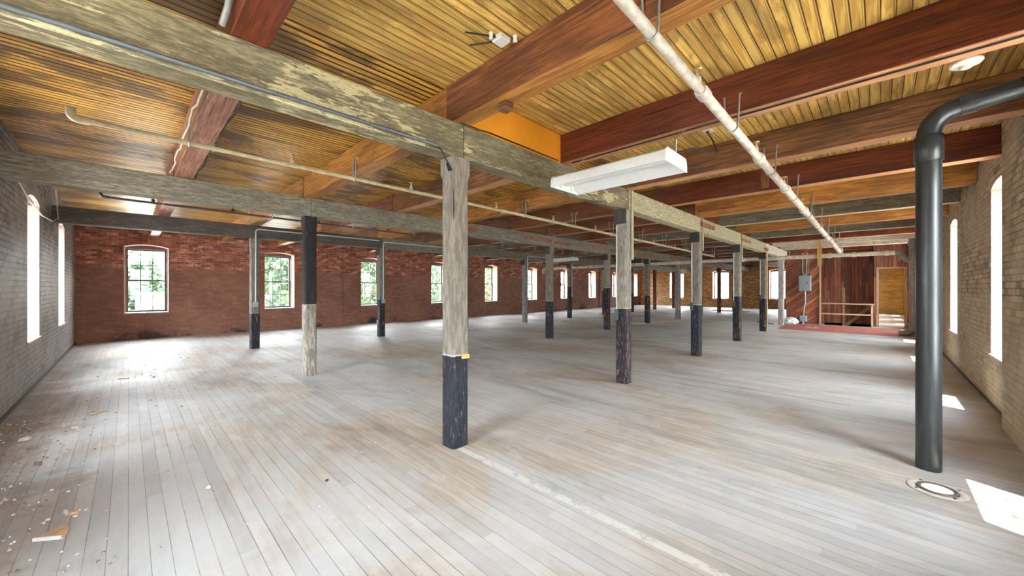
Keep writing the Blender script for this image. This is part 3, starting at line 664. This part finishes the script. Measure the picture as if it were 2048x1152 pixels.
# ------------------------------------------------------------------ sprinkler pipes
def along(p, q, X):
    t = (X - p[0]) / (q[0] - p[0]); return Vector(p).lerp(Vector(q), t)
def sprinkler(p, q, steps, label, mt, hangs, heads, elbow=False, hl=.1):
    o = thing('sprinkler_pipe', ((p[0] + q[0]) / 2, p[1], p[2] - .05), label, 'pipe')
    for i, (x0, r) in enumerate(steps):
        x1 = steps[i + 1][0] if i + 1 < len(steps) else q[0]
        MB().tube([along(p, q, x0), along(p, q, x1)], r, 14).build('pipe_run', MAT[mt], o)
        if i: MB().tube([along(p, q, x0 - .045), along(p, q, x0 - .03), along(p, q, x0 + .03), along(p, q, x0 + .045)], [r * 1.08, r * 1.28, r * 1.28, r * 1.08], 14).build('coupling', MAT[mt], o)
    rad = lambda X: [r for x0, r in steps if x0 <= X][-1]
    for X in hangs:
        c = along(p, q, X); r = rad(X) + .004; top = GZ1 + hl
        pts = [c + Vector((0, -r, 0)), ] ; loop = [Vector((c.x, c.y - r - .012, top))]
        loop += [Vector((c.x, c.y + r * math.cos(a), c.z + r * math.sin(a))) for a in [math.pi + i * math.pi / 8 for i in range(9)]]
        loop += [Vector((c.x, c.y + r + .012, top))]
        h = MB().tube(loop, .0055, 6).build('hanger', MAT['steel'], o)
        hm = MB()
        for sg in (-1, 1): hm.tube([(c.x, c.y + sg * (r + .012), top), (c.x + .014, c.y + sg * (r + .02), top + .012), (c.x + .02, c.y + sg * (r + .03), top - .04)], .007, 6)
        hm.build('hook', MAT['pipe_thin'], h)
    for X in heads:
        c = along(p, q, X); r = rad(X)
        h = MB().lathe(c + Vector((0, 0, r * .8)), [(0, 0), (.016, 0), (.016, .03), (.009, .034), (.009, .045)], 10).build('sprinkler_head', MAT[mt], o)
        d = MB().lathe(c + Vector((0, 0, r * .8 + .045)), [(.006, 0), (.006, .02), (.022, .022), (.022, .026), (0, .027)], 10)
        d.tube([c + Vector((0, -.009, r * .8 + .04)), c + Vector((0, -.014, r * .8 + .055)), c + Vector((0, -.004, r * .8 + .068))], .003, 5)
        d.tube([c + Vector((0, .009, r * .8 + .04)), c + Vector((0, .014, r * .8 + .055)), c + Vector((0, .004, r * .8 + .068))], .003, 5)
        d.build('deflector', MAT['brass'], h)
    if elbow:
        c = Vector(p); r = steps[0][1]
        pts = [c + Vector((.04, 0, 0))] + [c + Vector((-.03 * math.sin(a), 0, .03 * (1 - math.cos(a)))) for a in [i * math.pi / 2 / 5 for i in range(6)]] + [c + Vector((-.03, 0, .06))]
        MB().tube(pts, r * 1.4, 12).build('elbow', MAT[mt], o)
    return o
P1 = ((-.3, .614, 1.99), (11.34, .66, 1.82))
sprinkler(*P1, [(-.3, .021), (1.98, .025), (3.2, .028), (4.3, .031), (5.5, .034), (8.6, .038)], 'large dirty white pipe hung under the joists beside the tan brick wall', 'pipe',
          [x - .078 for x in JX[1:11]], [.9, 1.9, 3.1, 4.2, 5.3, 6.4, 7.5, 8.6])
o = [x for x in bpy.data.objects if x.name == 'sprinkler_pipe'][0]
MB().tube([(11.34, .66, 1.9), (11.37, .66, 1.85), (11.4, .66, 1.78)], [.05, .055, .05], 14).build('tee', MAT['pipe'], o)
P2 = ((-.2, 3.3, 1.972), (11.3, 3.3, 1.875))
sprinkler(*P2, [(-.2, .016), (3.2, .019), (5.8, .022)], 'yellowed sprinkler pipe between the first and second column rows', 'pipe_thin', [x - .076 for x in JX[:11]], [.9, 1.95, 3.1, 4.2, 5.3, 6.4, 7.5, 8.6], True)
P3 = ((-.18, 6.0, 1.985), (11.2, 6.0, 1.9))
sprinkler(*P3, [(-.18, .013), (4.2, .016)], 'thin dark sprinkler pipe between the second and third column rows', 'pipe_dark', [x - .076 for x in JX[:11]], [.2, .95, 2.0, 3.1, 4.2], True)
# ------------------------------------------------------------------ black vent pipe, cleanout, detector
p = thing('vent_pipe', (3.1, -.19, 0), 'tall black plastic vent pipe rising from the floor and turning to the tan wall', 'pipe')
VX, VY, R = 3.1, -.19, .051
MB().tube([(VX, VY, .002), (VX, VY, .9), (VX, VY, 1.72)], R, 28).build('riser', MAT['abs'], p)
pts = [(VX, VY, 1.8)] + [(VX, VY - .13 * (1 - math.cos(a)), 1.84 + .13 * math.sin(a)) for a in [i * math.radians(83) / 10 for i in range(11)]]
e = Vector(pts[-1]); dv = Vector((0, -math.sin(math.radians(83)), math.cos(math.radians(83))))
MB().tube(pts, R * .96, 26).build('elbow', MAT['abs'], p)
MB().tube([(VX, VY, 1.695), (VX, VY, 1.7), (VX, VY, 1.835), (VX, VY, 1.84)], [R, R * 1.13, R * 1.13, R], 28).build('collar', MAT['abs'], p)
MB().tube([e, e + dv * .27], R * .88, 26).build('upper_run', MAT['abs'], p)
MB().tube([e - dv * .005, e + dv * .05], R * 1.02, 26).build('collar', MAT['abs'], p)
MB().tube([e + dv * .2, e + dv * .235], R * 1.0, 26).build('collar', MAT['abs'], p)
p = thing('floor_cleanout', (2.8, -.2, 0), 'round metal cleanout cover set in the floor in front of the black pipe', 'floor drain')
MB().lathe((2.8, -.2, 0), [(0, .001), (.105, .001), (.105, .004), (.1, .006), (.078, .006), (.074, .003)], 40).build('flange', MAT['sill'], p)
MB().lathe((2.8, -.2, 0), [(.072, .003), (.07, .01), (.058, .01), (.055, .006)], 40).build('ring', MAT['pipe_dark'], p)
MB().lathe((2.8, -.2, 0), [(.055, .006), (.03, .008), (0, .0085)], 40).build('cover', MAT['enamel'], p)
for a in (.6, 2.2, 3.74, 5.3): MB().lathe((2.8 + .09 * math.cos(a), -.2 + .09 * math.sin(a), .006), [(.006, 0), (.006, .003), (0, .0035)], 8).build('screw', MAT['pipe_dark'], p)
DC = (2.98, -.31, H)
p = thing('smoke_detector', DC, 'round white smoke detector on the ceiling above the black pipe', 'smoke detector')
MB().lathe(DC, [(0, .0005), (.045, .0005), (.045, -.11), (.042, -.115)], 36).build('base', MAT['castiron'], p)
MB().lathe(DC, [(.042, -.11), (.058, -.115), (.06, -.124), (.055, -.131), (.036, -.135), (0, -.136)], 36).build('housing', MAT['plastic'], p)
MB().lathe(DC, [(.02, -.133), (.02, -.148), (.016, -.151), (0, -.151)], 20).build('sensor', MAT['plastic'], p)
# ------------------------------------------------------------------ fluorescent fixtures
def fixture(cx, cy, z, label, chains):
    L, W = .405, .165; hgt = .075
    p = thing('fluorescent_fixture', (cx, cy, z), label, 'light fixture', 'hanging fluorescent fixtures')
    prof = [(-W, 0), (-W + .008, 0), (-W + .012, .004), (-W * .42, .05), (-W * .2, .052), (-W * .1, .03), (W * .1, .03), (W * .2, .052), (W * .42, .05), (W - .012, .004), (W - .008, 0), (W, 0),
            (W * .99, .03), (W * .95, .06), (W * .82, hgt), (-W * .82, hgt), (-W * .95, .06), (-W * .99, .03)]
    m = MB(); n = len(prof); vs = [(cx + a, cy - L, z + b) for a, b in prof] + [(cx + a, cy + L, z + b) for a, b in prof]
    m.add(vs, [(i, (i + 1) % n, n + (i + 1) % n, n + i) for i in range(n)]); m.build('reflector', MAT['enamel'], p)
    for sg in (-1, 1):
        m = MB(); m.prism([(cx + a, cy + sg * L, z + b) for a, b in [(-W - .004, -.003), (W + .004, -.003), (W + .002, .034), (W * .97, .063), (W * .84, hgt + .005), (-W * .84, hgt + .005), (-W * .97, .063), (-W - .002, .034)]], (0, sg * .009, 0))
        m.build('end_cap', MAT['enamel'], p)
        for q in (-.42, .42):
            box(cx + q * W - .012, cx + q * W + .012, cy + sg * (L - .02), cy + sg * L, z + .012, z + .05, ch=.002).build('lamp_holder', MAT['plastic'], p)
    for sg in (-1, 1):
        m = MB(); y = cy + sg * (L - .03)
        for q in (-1, 1): m.tube([(cx + q * W * .5, y, z + hgt), (cx + chains[0], y + chains[1], z + chains[2])], .004, 5)
        m.tube([(cx + chains[0], y + chains[1], z + chains[2]), (cx + chains[3], y + chains[1], z + chains[4])], .003, 5)
        m.build('chain', MAT['steel'], p)
    return p
fixture(2.3, 1.285, 1.73, 'white fluorescent fixture hung on chains beside the near girder', (.04, -.02, 1.91 - 1.73, .22, GZ1 - 1.729))
fixture(8.2, 6.14, 1.724, 'far white fluorescent fixture hung above the third row of columns', (0, 0, .2, .0, H - 1.7245))
o = tag(MB().tube([(2.36, .92, 1.83), (2.55, .86, 1.9), (2.8, .84, 1.93), (3.05, .86, 2.0), (3.2, .94, 2.16), (3.23, .985, H - .02)], .005, 6).build('power_cord', MAT['blackcable']), 'black cord from the near light fixture up to the ceiling outlet', 'cord')
p = thing('ceiling_outlet', (3.23, .985, H - .02), 'small white outlet plate on the ceiling where the fixture cord ends', 'outlet')
box(3.18, 3.28, .955, 1.015, H - .018, H - .0005, ch=.003).build('plate', MAT['plastic'], p)
MB().tube([(3.23, .985, H - .03), (3.23, .985, H - .018)], .014, 10).build('socket', MAT['darkbox'], p)
p = thing('lamp_socket', (1.33, 1.36, H), 'small porcelain junction block with two knobs on the ceiling near the first joist', 'junction box')
box(1.28, 1.35, 1.33, 1.4, H - .03, H - .0005, ch=.006).build('block', MAT['porcelain'], p)
for dx, dy in ((.03, -.05), (-.07, .02)): MB().lathe((1.33 + dx, 1.36 + dy, H), [(0, -.03), (.012, -.028), (.009, -.015), (.013, 0)], 10).build('knob', MAT['porcelain'], p)
MB().tube([(1.3, 1.4, H - .015), (1.24, 1.52, H - .006)], .004, 6).build('wire', MAT['blackcable'], p)
MB().tube([(1.28, 1.37, H - .015), (1.16, 1.46, H - .006)], .004, 6).build('wire', MAT['blackcable'], p)
p = thing('outlet_box', (.45, 3.83, 2.1), 'cream outlet box on the side of the pinkish joist above the yellowed pipe', 'outlet')
box(.432, .452, 3.78, 3.88, 2.1, 2.22, ch=.003).build('backing_board', MAT['newwood'], p)
box(.452, .49, 3.8, 3.86, 2.1, 2.15, ch=.004).build('body', MAT['plastic'], p)
# cables and conduits
m = MB(); pts = [(JX[0] - .09 + .005 * math.sin(i * 1.3) + .003 * math.sin(i * 2.9), 1.99 + (4.66 - 1.99) * i / 24, GZ1 + .02 + .012 * math.sin(i * .8)) for i in range(25)]
tag(m.tube(pts, .0055, 6).build('cable', MAT['whitecable']), 'wavy white cable along the pinkish joist, on its edge facing the soot grey wall', 'cable')
m = MB(); pts = [(JX[0] + .082 + .006 * math.sin(i * 1.1), 1.99 + (4.66 - 1.99) * i / 24, GZ1 + .012 + .01 * math.sin(i * .9)) for i in range(25)]
tag(m.tube(pts, .006, 6).build('cable', MAT['block']), 'dark cable along the far edge of the pinkish joist', 'cable')
pts = [(XL + .01 + i * (1.27 - XL) / 260, YA - HW - .013, GZ0 + .022) for i in range(261)]
tag(MB().tube(pts, [.0105 if i % 2 else .0085 for i in range(261)], 8).build('flexible_conduit', MAT['flex']), 'grey ribbed flexible conduit along the lower edge of the near girder', 'conduit')
tag(MB().tube([(1.27, YA - HW - .013, GZ0 + .02), (1.3, YA - HW - .02, GZ0 + .0), (1.34, YA - HW - .025, GZ0 - .06), (1.375, YA - HW - .02, GZ0 - .1), (1.392, YA - .03, GZ0 - .09), (1.392, YA - .01, GZ0 - .04)], .005, 6).build('loose_wire', MAT['blackcable']), 'loose black wire drooping from the flexible conduit to the near column head', 'wire')
tag(MB().tube([(1.45, YA - HW - .02, GZ1 - .0), (1.6, YA - HW - .012, GZ1 + .002), (1.7, YA - HW - .008, GZ1 + .012), (2.1, YA - HW - .008, GZ1 + .01), (2.45, YA - HW - .008, GZ1 + .008)], .005, 6).build('cable', MAT['blackcable']), 'black cable lying along the girder top under the orange board', 'cable')
tag(MB().tube([(.262, 1.87, 2.05), (.268, 1.8, 2.075), (.27, 1.74, 2.11), (.27, 1.5, 2.13), (.27, -.3, 2.13)], .013, 10).build('steel_conduit', MAT['steel']), 'steel conduit rising behind the near girder along the dark red joist', 'conduit')
pts = [(JX[2] - .03 + .0 * i, 1.8 - 2.4 * i / 10, GZ1 - .008) for i in range(11)]
tag(MB().tube(pts, .005, 6).build('cable', MAT['blackcable']), 'thin black cable under the second dark red joist above the near fixture', 'cable')
tag(MB().tube([(XL + .015, 4.9, 1.97), (XL + .02, 5.6, 1.83), (XL + .02, 6.4, 1.78), (XL + .03, 7.1, 1.8), (XL + .06, 7.3, 1.86), (XL + .1, 6.6, 2.1)], .006, 6).build('wire', MAT['whitecable']), 'thin pale wire drooping across the soot grey wall above its windows', 'wire')
def conduit(X, Y, pts, boxes, label, off=.0):
    o = thing('electrical_conduit', pts[-1], label, 'conduit', 'conduits on the columns')
    MB().tube(pts, .011, 8).build('tube', MAT['conduit'], o)
    for (x, y, z, w, d, h, mt) in boxes:
        b = box(x - w, x + w, y - d, y + d, z - h, z + h, ch=.004).build('outlet_box', MAT[mt], o)
    return o
f = YC - .0635 - .014
def bend(X, y, ztop, zend, xr, r=.05):
    pts = [(xr, y, ztop)] + [(X + r - r * math.sin(a), y, ztop - r + r * math.cos(a)) for a in [i * math.pi / 2 / 6 for i in range(7)]]
    return pts + [(X, y, zend)]
conduit(CX[0], YC, bend(CX[0] + .0, f, 1.97, .77, 3.6), [(CX[0], f - .002, .73, .032, .012, .045, 'panelgrey')], 'silver conduit on the near third-row column, bending along the dark girder')
conduit(CX[1], YC, bend(CX[1] + .01, f, 1.95, .77, 5.6), [(CX[1] + .01, f - .002, .73, .032, .012, .045, 'panelgrey'), (CX[1] - .075, YC, .3, .01, .03, .045, 'panelgrey')], 'silver conduit with two boxes on the second column of the third row')
conduit(CX[3], YC, bend(CX[3] + .03, f, 1.93, .72, 9.6), [(CX[3] + .03, f - .002, .68, .032, .012, .045, 'panelgrey')], 'conduit on the pale grey third-row column')
conduit(CX[4], YC, [(CX[4] + .03, f, 1.8), (CX[4] + .03, f, .8)], [(CX[4] + .03, f - .002, .76, .035, .012, .05, 'panelgrey')], 'straight conduit and box on the half black column under the far fixture')
for i, z in ((1, .72), (2, .73), (3, .7), (4, .78)):
    o = thing('outlet_box', (CX[i] - .08, YA, z), f'dark outlet box with thin conduit on the {ORD[i]} column of the nearest row', 'outlet')
    box(CX[i] - .085, CX[i] - .066, YA + .02, YA + .062, z - .06, z + .06, ch=.003).build('body', MAT['darkbox'], o)
    MB().tube([(CX[i] - .075, YA + .04, z + .06), (CX[i] - .075, YA + .04, GZ0 - .16)], .007, 6).build('tube', MAT['conduit'], o)
# ------------------------------------------------------------------ strips, boards and rubble on the floor
def strip(p, q, w, h, mt, name, label, cat):
    p, q = Vector((*p, 0.0)), Vector((*q, 0.0)); d = (q - p).normalized(); n = Vector((-d.y, d.x, 0)) * w
    m = MB(); m.prism([p + n, p - n, q - n, q + n], (0, 0, h)); m.v = [v + Vector((0, 0, .001)) for v in m.v]
    return tag(m.build(name, MAT[mt], grain=0), label, cat)
strip((9.1, 6.76), (9.25, 5.1), .018, .016, 'newwood', 'wood_strip', 'pale wood strip on the floor between the second and third column rows', 'wood strip')
strip((9.27, 5.02), (12.4, 4.1), .016, .016, 'newwood', 'wood_strip', 'long pale wood strip on the floor past the fifth column of the second row', 'wood strip')
strip((18.2, 5.35), (18.2, 3.9), .02, .03, 'newwood', 'wood_strip', 'far pale batten on the floor before the ochre end wall', 'wood strip')
strip((12.4, 2.1), (13.02, 2.6), .02, .02, 'splice', 'wood_strip', 'short brown board on the floor beside the white post', 'wood strip')
strip((-.075, 5.98), (-.0, 5.93), .012, .01, 'newwood', 'wood_strip', 'small stick lying on the floor by the soot grey wall', 'stick')
strip((13.0, 7.95), (13.9, 7.2), .02, .012, 'block', 'wood_strip', 'dark lath on the floor below the far part of the red brick wall', 'lath')
strip((-.2, 4.42), (-.13, 4.5), .01, .006, 'tan', 'wood_strip', 'splinter of wood among the rubble by the soot grey wall', 'stick')
def shard(c, r, h, mt, label, name, cat, seed, tilt=0.0):
    rd = random.Random(seed); n = rd.randint(5, 7); m = MB()
    an = sorted(rd.uniform(0, 2 * math.pi) for _ in range(n))
    an = [2 * math.pi * (i + rd.uniform(-.25, .25)) / n for i in range(n)]
    loop = [(c[0] + r * rd.uniform(.6, 1.1) * math.cos(a), c[1] + r * rd.uniform(.6, 1.1) * math.sin(a), .001) for a in an]
    cen = Vector((c[0], c[1], 0)); tp = [Vector((cen.x + (p[0] - cen.x) * rd.uniform(.6, .9), cen.y + (p[1] - cen.y) * rd.uniform(.6, .9), h * rd.uniform(.7, 1.1))) for p in loop]
    m.add(loop + tp, [list(range(n))[::-1], list(range(n, 2 * n))] + [(i, (i + 1) % n, n + (i + 1) % n, n + i) for i in range(n)])
    return tag(m.build(name, MAT[mt]), label, cat)
# the broken tile nearest the camera: tan body, white glazed edge
p = thing('broken_tile', (-.215, 2.37, 0), 'wedge-shaped piece of broken tan tile with a white edge near the camera', 'tile piece')
ax = Vector((.7, -.714, 0)); ay = Vector((.714, .7, 0)); c0 = Vector((-.215, 2.37, .001))
q = [c0 + ax * a + ay * b for a, b in ((-.045, -.018), (.044, -.004), (.036, .022), (-.014, .07), (-.036, .055))]
m = MB(); m.prism(q, (0, 0, .012)); m.build('body', MAT['tan'], p)
m = MB(); e0, e1 = q[0], q[1]; n2 = (-ay) * .004; m.prism([e0 + n2 * .2, e1 + n2 * .2, e1 + n2 * 2, e0 + n2 * 2], (0, 0, .0125)); m.build('glazed_edge', MAT['white'], p)
SH = [((-.17, 2.56), .024, .012, 'tan', 'tan chip of tile beyond the wedge-shaped tile piece', 'tile_chip', 'tile piece'),
      ((-.195, 2.59), .014, .012, 'chip', 'white chip touching the tan tile chip', 'plaster_chip', 'plaster chip'),
      ((-.48, 4.02), .04, .016, 'chip', 'pale flat slab of plaster among the rubble by the grey wall', 'plaster_slab', 'plaster chip'),
      ((-.42, 3.76), .035, .02, 'castiron', 'dark grey lump of mortar beside the pale plaster slab', 'mortar_lump', 'rubble'),
      ((-.36, 3.4), .022, .02, 'rubble', 'brown brick crumb on the floor near the mortar lump', 'brick_crumb', 'rubble'),
      ((-.55, 3.22), .022, .022, 'chip', 'light stone nearest the soot grey wall', 'stone', 'rubble'),
      ((-.27, 4.1), .022, .01, 'chip', 'white flake just past the pale plaster slab', 'plaster_chip', 'plaster chip'),
      ((.28, 2.4), .012, .01, 'white', 'single white chip on the open boards right of the tile piece', 'plaster_chip', 'plaster chip'),
      ((.2, 5.8), .02, .012, 'rubble', 'small brown fragment on the floor past the stick', 'brick_crumb', 'rubble'),
      ((.72, 2.05), .012, .008, 'block', 'tiny black scrap on the boards in the middle foreground', 'scrap', 'scrap')]
for i, (c, r, h, mt, lb, nm, ct) in enumerate(SH): shard(c, r, h, mt, lb, nm, ct, 40 + i)
m = MB(); rd = random.Random(5)
def chip(m, x, y, r, h):
    n = 5; a0 = rd.uniform(0, 6)
    loop = [(x + r * rd.uniform(.6, 1.2) * math.cos(a0 + i * 6.283 / n), y + r * rd.uniform(.6, 1.2) * math.sin(a0 + i * 6.283 / n), .0008) for i in range(n)]
    tp = [(x + (p[0] - x) * .7, y + (p[1] - y) * .7, h * rd.uniform(.6, 1.2)) for p in loop]
    m.add(loop + tp, [list(range(n, 2 * n))] + [(i, (i + 1) % n, n + (i + 1) % n, n + i) for i in range(n)])
for i in range(420):
    y = rd.uniform(1.9, 4.6); x = XL + .03 + min(abs(rd.gauss(0, .22)), 1.4) + (.0 if y > 3 else .08)
    m.cur = 0 if rd.random() < .6 else 1; chip(m, x, y, rd.uniform(.003, .0085), rd.uniform(.003, .008))
for i in range(150):
    x, y = rd.uniform(-.5, 1.2), rd.uniform(1.6, 6.5); m.cur = 0 if rd.random() < .5 else 1; chip(m, x, y, rd.uniform(.003, .006), rd.uniform(.002, .005))
for i in range(120):
    x, y = rd.uniform(1.2, 6), rd.uniform(-.3, 6.5); m.cur = 0 if rd.random() < .4 else 1; chip(m, x, y, rd.uniform(.003, .006), rd.uniform(.002, .004))
for i in range(120):
    x, y = rd.uniform(-.6, 1.5), rd.uniform(4.2, 9.5); m.cur = 1; chip(m, x, y, rd.uniform(.006, .014), rd.uniform(.003, .007))
tag(m.build('rubble_crumbs', [MAT['chip'], MAT['rubble']], origin=(0, 3, 0)), 'scattered plaster chips and brick crumbs along the soot grey wall', 'rubble', kind='stuff')
# ------------------------------------------------------------------ outdoors
GZ = -3.6
tag(box(-70, 90, -70, 90, GZ - .1, GZ).build('ground_outdoors', MAT['lawn']), 'pale gravel yard far below the windows', 'ground', kind='structure')
def tree(x, y, h, w, label, mt='leaf', leaves=2600, seed=0, ls=1.0):
    rd = random.Random(seed); o = thing('leafy_tree', (x, y, GZ), label, 'tree', 'trees outside the red brick wall')
    tr = MB().tube([(x, y, GZ), (x + .1, y, GZ + h * .3), (x - .1, y + .1, GZ + h * .75)], [.16, .12, .04], 8)
    for i in range(5):
        a = rd.uniform(0, 6.28); z = GZ + h * rd.uniform(.3, .6); tr.tube([(x, y, z), (x + w * .4 * math.cos(a), y + w * .4 * math.sin(a), z + h * .2)], [.06, .02], 6)
    tr.build('trunk', MAT['bark'], o)
    bl = [(x + rd.gauss(0, w * .33), y + rd.gauss(0, w * .33), GZ + h * rd.uniform(.32, .95), w * rd.uniform(.26, .44)) for _ in range(20)]
    m = MB()
    for i in range(leaves):
        bx, by, bz, br = rd.choice(bl); v = Vector((rd.gauss(0, 1), rd.gauss(0, 1), rd.gauss(0, 1))).normalized() * br * rd.uniform(.75, 1.05)
        c = Vector((bx, by, bz)) + v; n = (v.normalized() + Vector((rd.uniform(-.7, .7), rd.uniform(-.7, .7), rd.uniform(-.2, .9)))).normalized()
        u = n.orthogonal().normalized(); w2 = n.cross(u); s = rd.uniform(.09, .17) * ls; t = rd.uniform(0, 3.1); u, w2 = u * math.cos(t) + w2 * math.sin(t), w2 * math.cos(t) - u * math.sin(t)
        m.add([c + u * s, c + w2 * s * .6, c - u * s, c - w2 * s * .6], [(0, 1, 2, 3)])
    m.build('crown', MAT[mt], o)
TR = [(5.5, 21, 7.2, 2.6, 'leafy tree filling the second window of the red brick wall', 'leaf'),
      (8.2, 22, 7.6, 2.8, 'leafy tree outside between the second and third brick wall windows', 'leafy'),
      (10.8, 19.5, 7.4, 2.7, 'leafy tree filling the third window of the red brick wall', 'leaf'),
      (14.2, 21, 7.6, 2.8, 'leafy tree outside the fourth window of the red brick wall', 'leaf'),
      (17.6, 20, 7.2, 2.8, 'yellow green tree outside the fifth window of the red brick wall', 'leafy'),
      (21.5, 20.5, 6.8, 2.8, 'leafy tree outside the sixth window of the red brick wall', 'leaf'),
      (7.0, 26, 7.8, 3.0, 'tall leafy tree in the second rank behind the second window', 'leaf'),
      (12.5, 27, 8.2, 3.4, 'tall leafy tree in the second rank behind the third window', 'leafy'),
      (19.5, 27, 8.0, 3.4, 'tall leafy tree in the second rank behind the fifth window', 'leaf')]
for i, t in enumerate(TR): tree(t[0], t[1], t[2], t[3], t[4], t[5], 2600, 100 + i)
FT = [(-5, 44, 7.0, 3.6), (.2, 46, 6.8, 3.4), (5.4, 47, 6.2, 3.4), (10.6, 45, 6.8, 3.6)]
for i, t in enumerate(FT): tree(*t, ['distant tree', 'second distant tree', 'third distant tree', 'fourth distant tree'][i] + ' behind the white building, counted from the soot grey side', 'leaf', 2600, 200 + i, 1.9)
p = thing('white_building', (2.4, 35, GZ), 'low white building seen through the first window of the red brick wall', 'building')
box(.35, 5.0, 33, 38, GZ, GZ + 4.15).build('walls', MAT['shed'], p)
box(.2, 5.2, 32.8, 38.2, GZ + 4.15, GZ + 4.3).build('roof', MAT['roofing'], p)
for k in range(3): box(.8 + k * 1.4, 1.6 + k * 1.4, 32.97, 33.0, GZ + 3.0, GZ + 3.45).build('window', MAT['sash'], p)
p = thing('gabled_house', (26.5, 22, GZ), 'white gabled house outside the far windows of the red brick wall', 'building')
box(25, 30, 20, 25, GZ, GZ + 4.2).build('walls', MAT['shed'], p)
m = MB(); m.prism([(24.7, 19.7, GZ + 4.2), (30.3, 19.7, GZ + 4.2), (27.5, 19.7, GZ + 6.2)], (0, 5.6, 0)); m.build('roof', MAT['roofing'], p)
# ------------------------------------------------------------------ light: sky, sun
w = bpy.data.worlds.new('World'); sc.world = w; w.use_nodes = True
nt = w.node_tree; bg = nt.nodes['Background']
tc = nt.nodes.new('ShaderNodeTexCoord'); sp = nt.nodes.new('ShaderNodeSeparateXYZ'); cr = nt.nodes.new('ShaderNodeValToRGB')
nt.links.new(tc.outputs['Generated'], sp.inputs[0]); nt.links.new(sp.outputs[2], cr.inputs[0])
for ps, cl in ((0.0, (.24, .245, .245)), (.12, (.4, .415, .42)), (.34, (.93, .97, 1)), (.6, (.62, .67, .72)), (1.0, (.45, .5, .55))):     # hazy sky: dim at the treeline, brightest at half height
    el = cr.color_ramp.elements[0] if ps == 0 else cr.color_ramp.elements[-1] if ps == 1 else cr.color_ramp.elements.new(ps)
    el.color = (*cl, 1)
nt.links.new(cr.outputs[0], bg.inputs[0]); bg.inputs[1].default_value = 46.0
sun = bpy.data.lights.new('Sun', 'SUN'); sun.energy = 60.0; sun.angle = .0093; sun.color = (1, .95, .86)
so = bpy.data.objects.new('Sun', sun); COL.objects.link(so)
so.rotation_euler = Vector((.45, 1.0, -3.0)).to_track_quat('-Z', 'Y').to_euler(); so.location = (0, -20, 40)
for i, (c, d, sx, sz) in enumerate(PORT):
    l = bpy.data.lights.new('WindowPortal', 'AREA'); l.shape = 'RECTANGLE'; l.size = sx * S; l.size_y = sz * S; l.cycles.is_portal = True
    o = bpy.data.objects.new('WindowPortal', l); COL.objects.link(o); o.location = Vector(c) * S
    o.rotation_euler = d.to_track_quat('-Z', 'Z').to_euler()
# ------------------------------------------------------------------ camera
cam = bpy.data.cameras.new('Camera'); co = bpy.data.objects.new('Camera', cam); COL.objects.link(co)
FPX = 752.0; A = math.atan(737 / 752)
cam.sensor_width = 36.0; cam.lens = FPX / 2048 * 36.0; cam.clip_start = .02; cam.clip_end = 600
co.location = (0, 0, S); co.rotation_euler = (math.pi / 2, 0, A - math.pi / 2); sc.camera = co
vs = sc.view_settings; vs.view_transform = 'Standard'; vs.look = 'None'; vs.gamma = 1.0; vs.use_curve_mapping = False
vs.exposure = 0.75
cy = sc.cycles; cy.max_bounces = 14; cy.diffuse_bounces = 8; cy.glossy_bounces = 4; cy.transparent_max_bounces = 16; cy.use_denoising = True
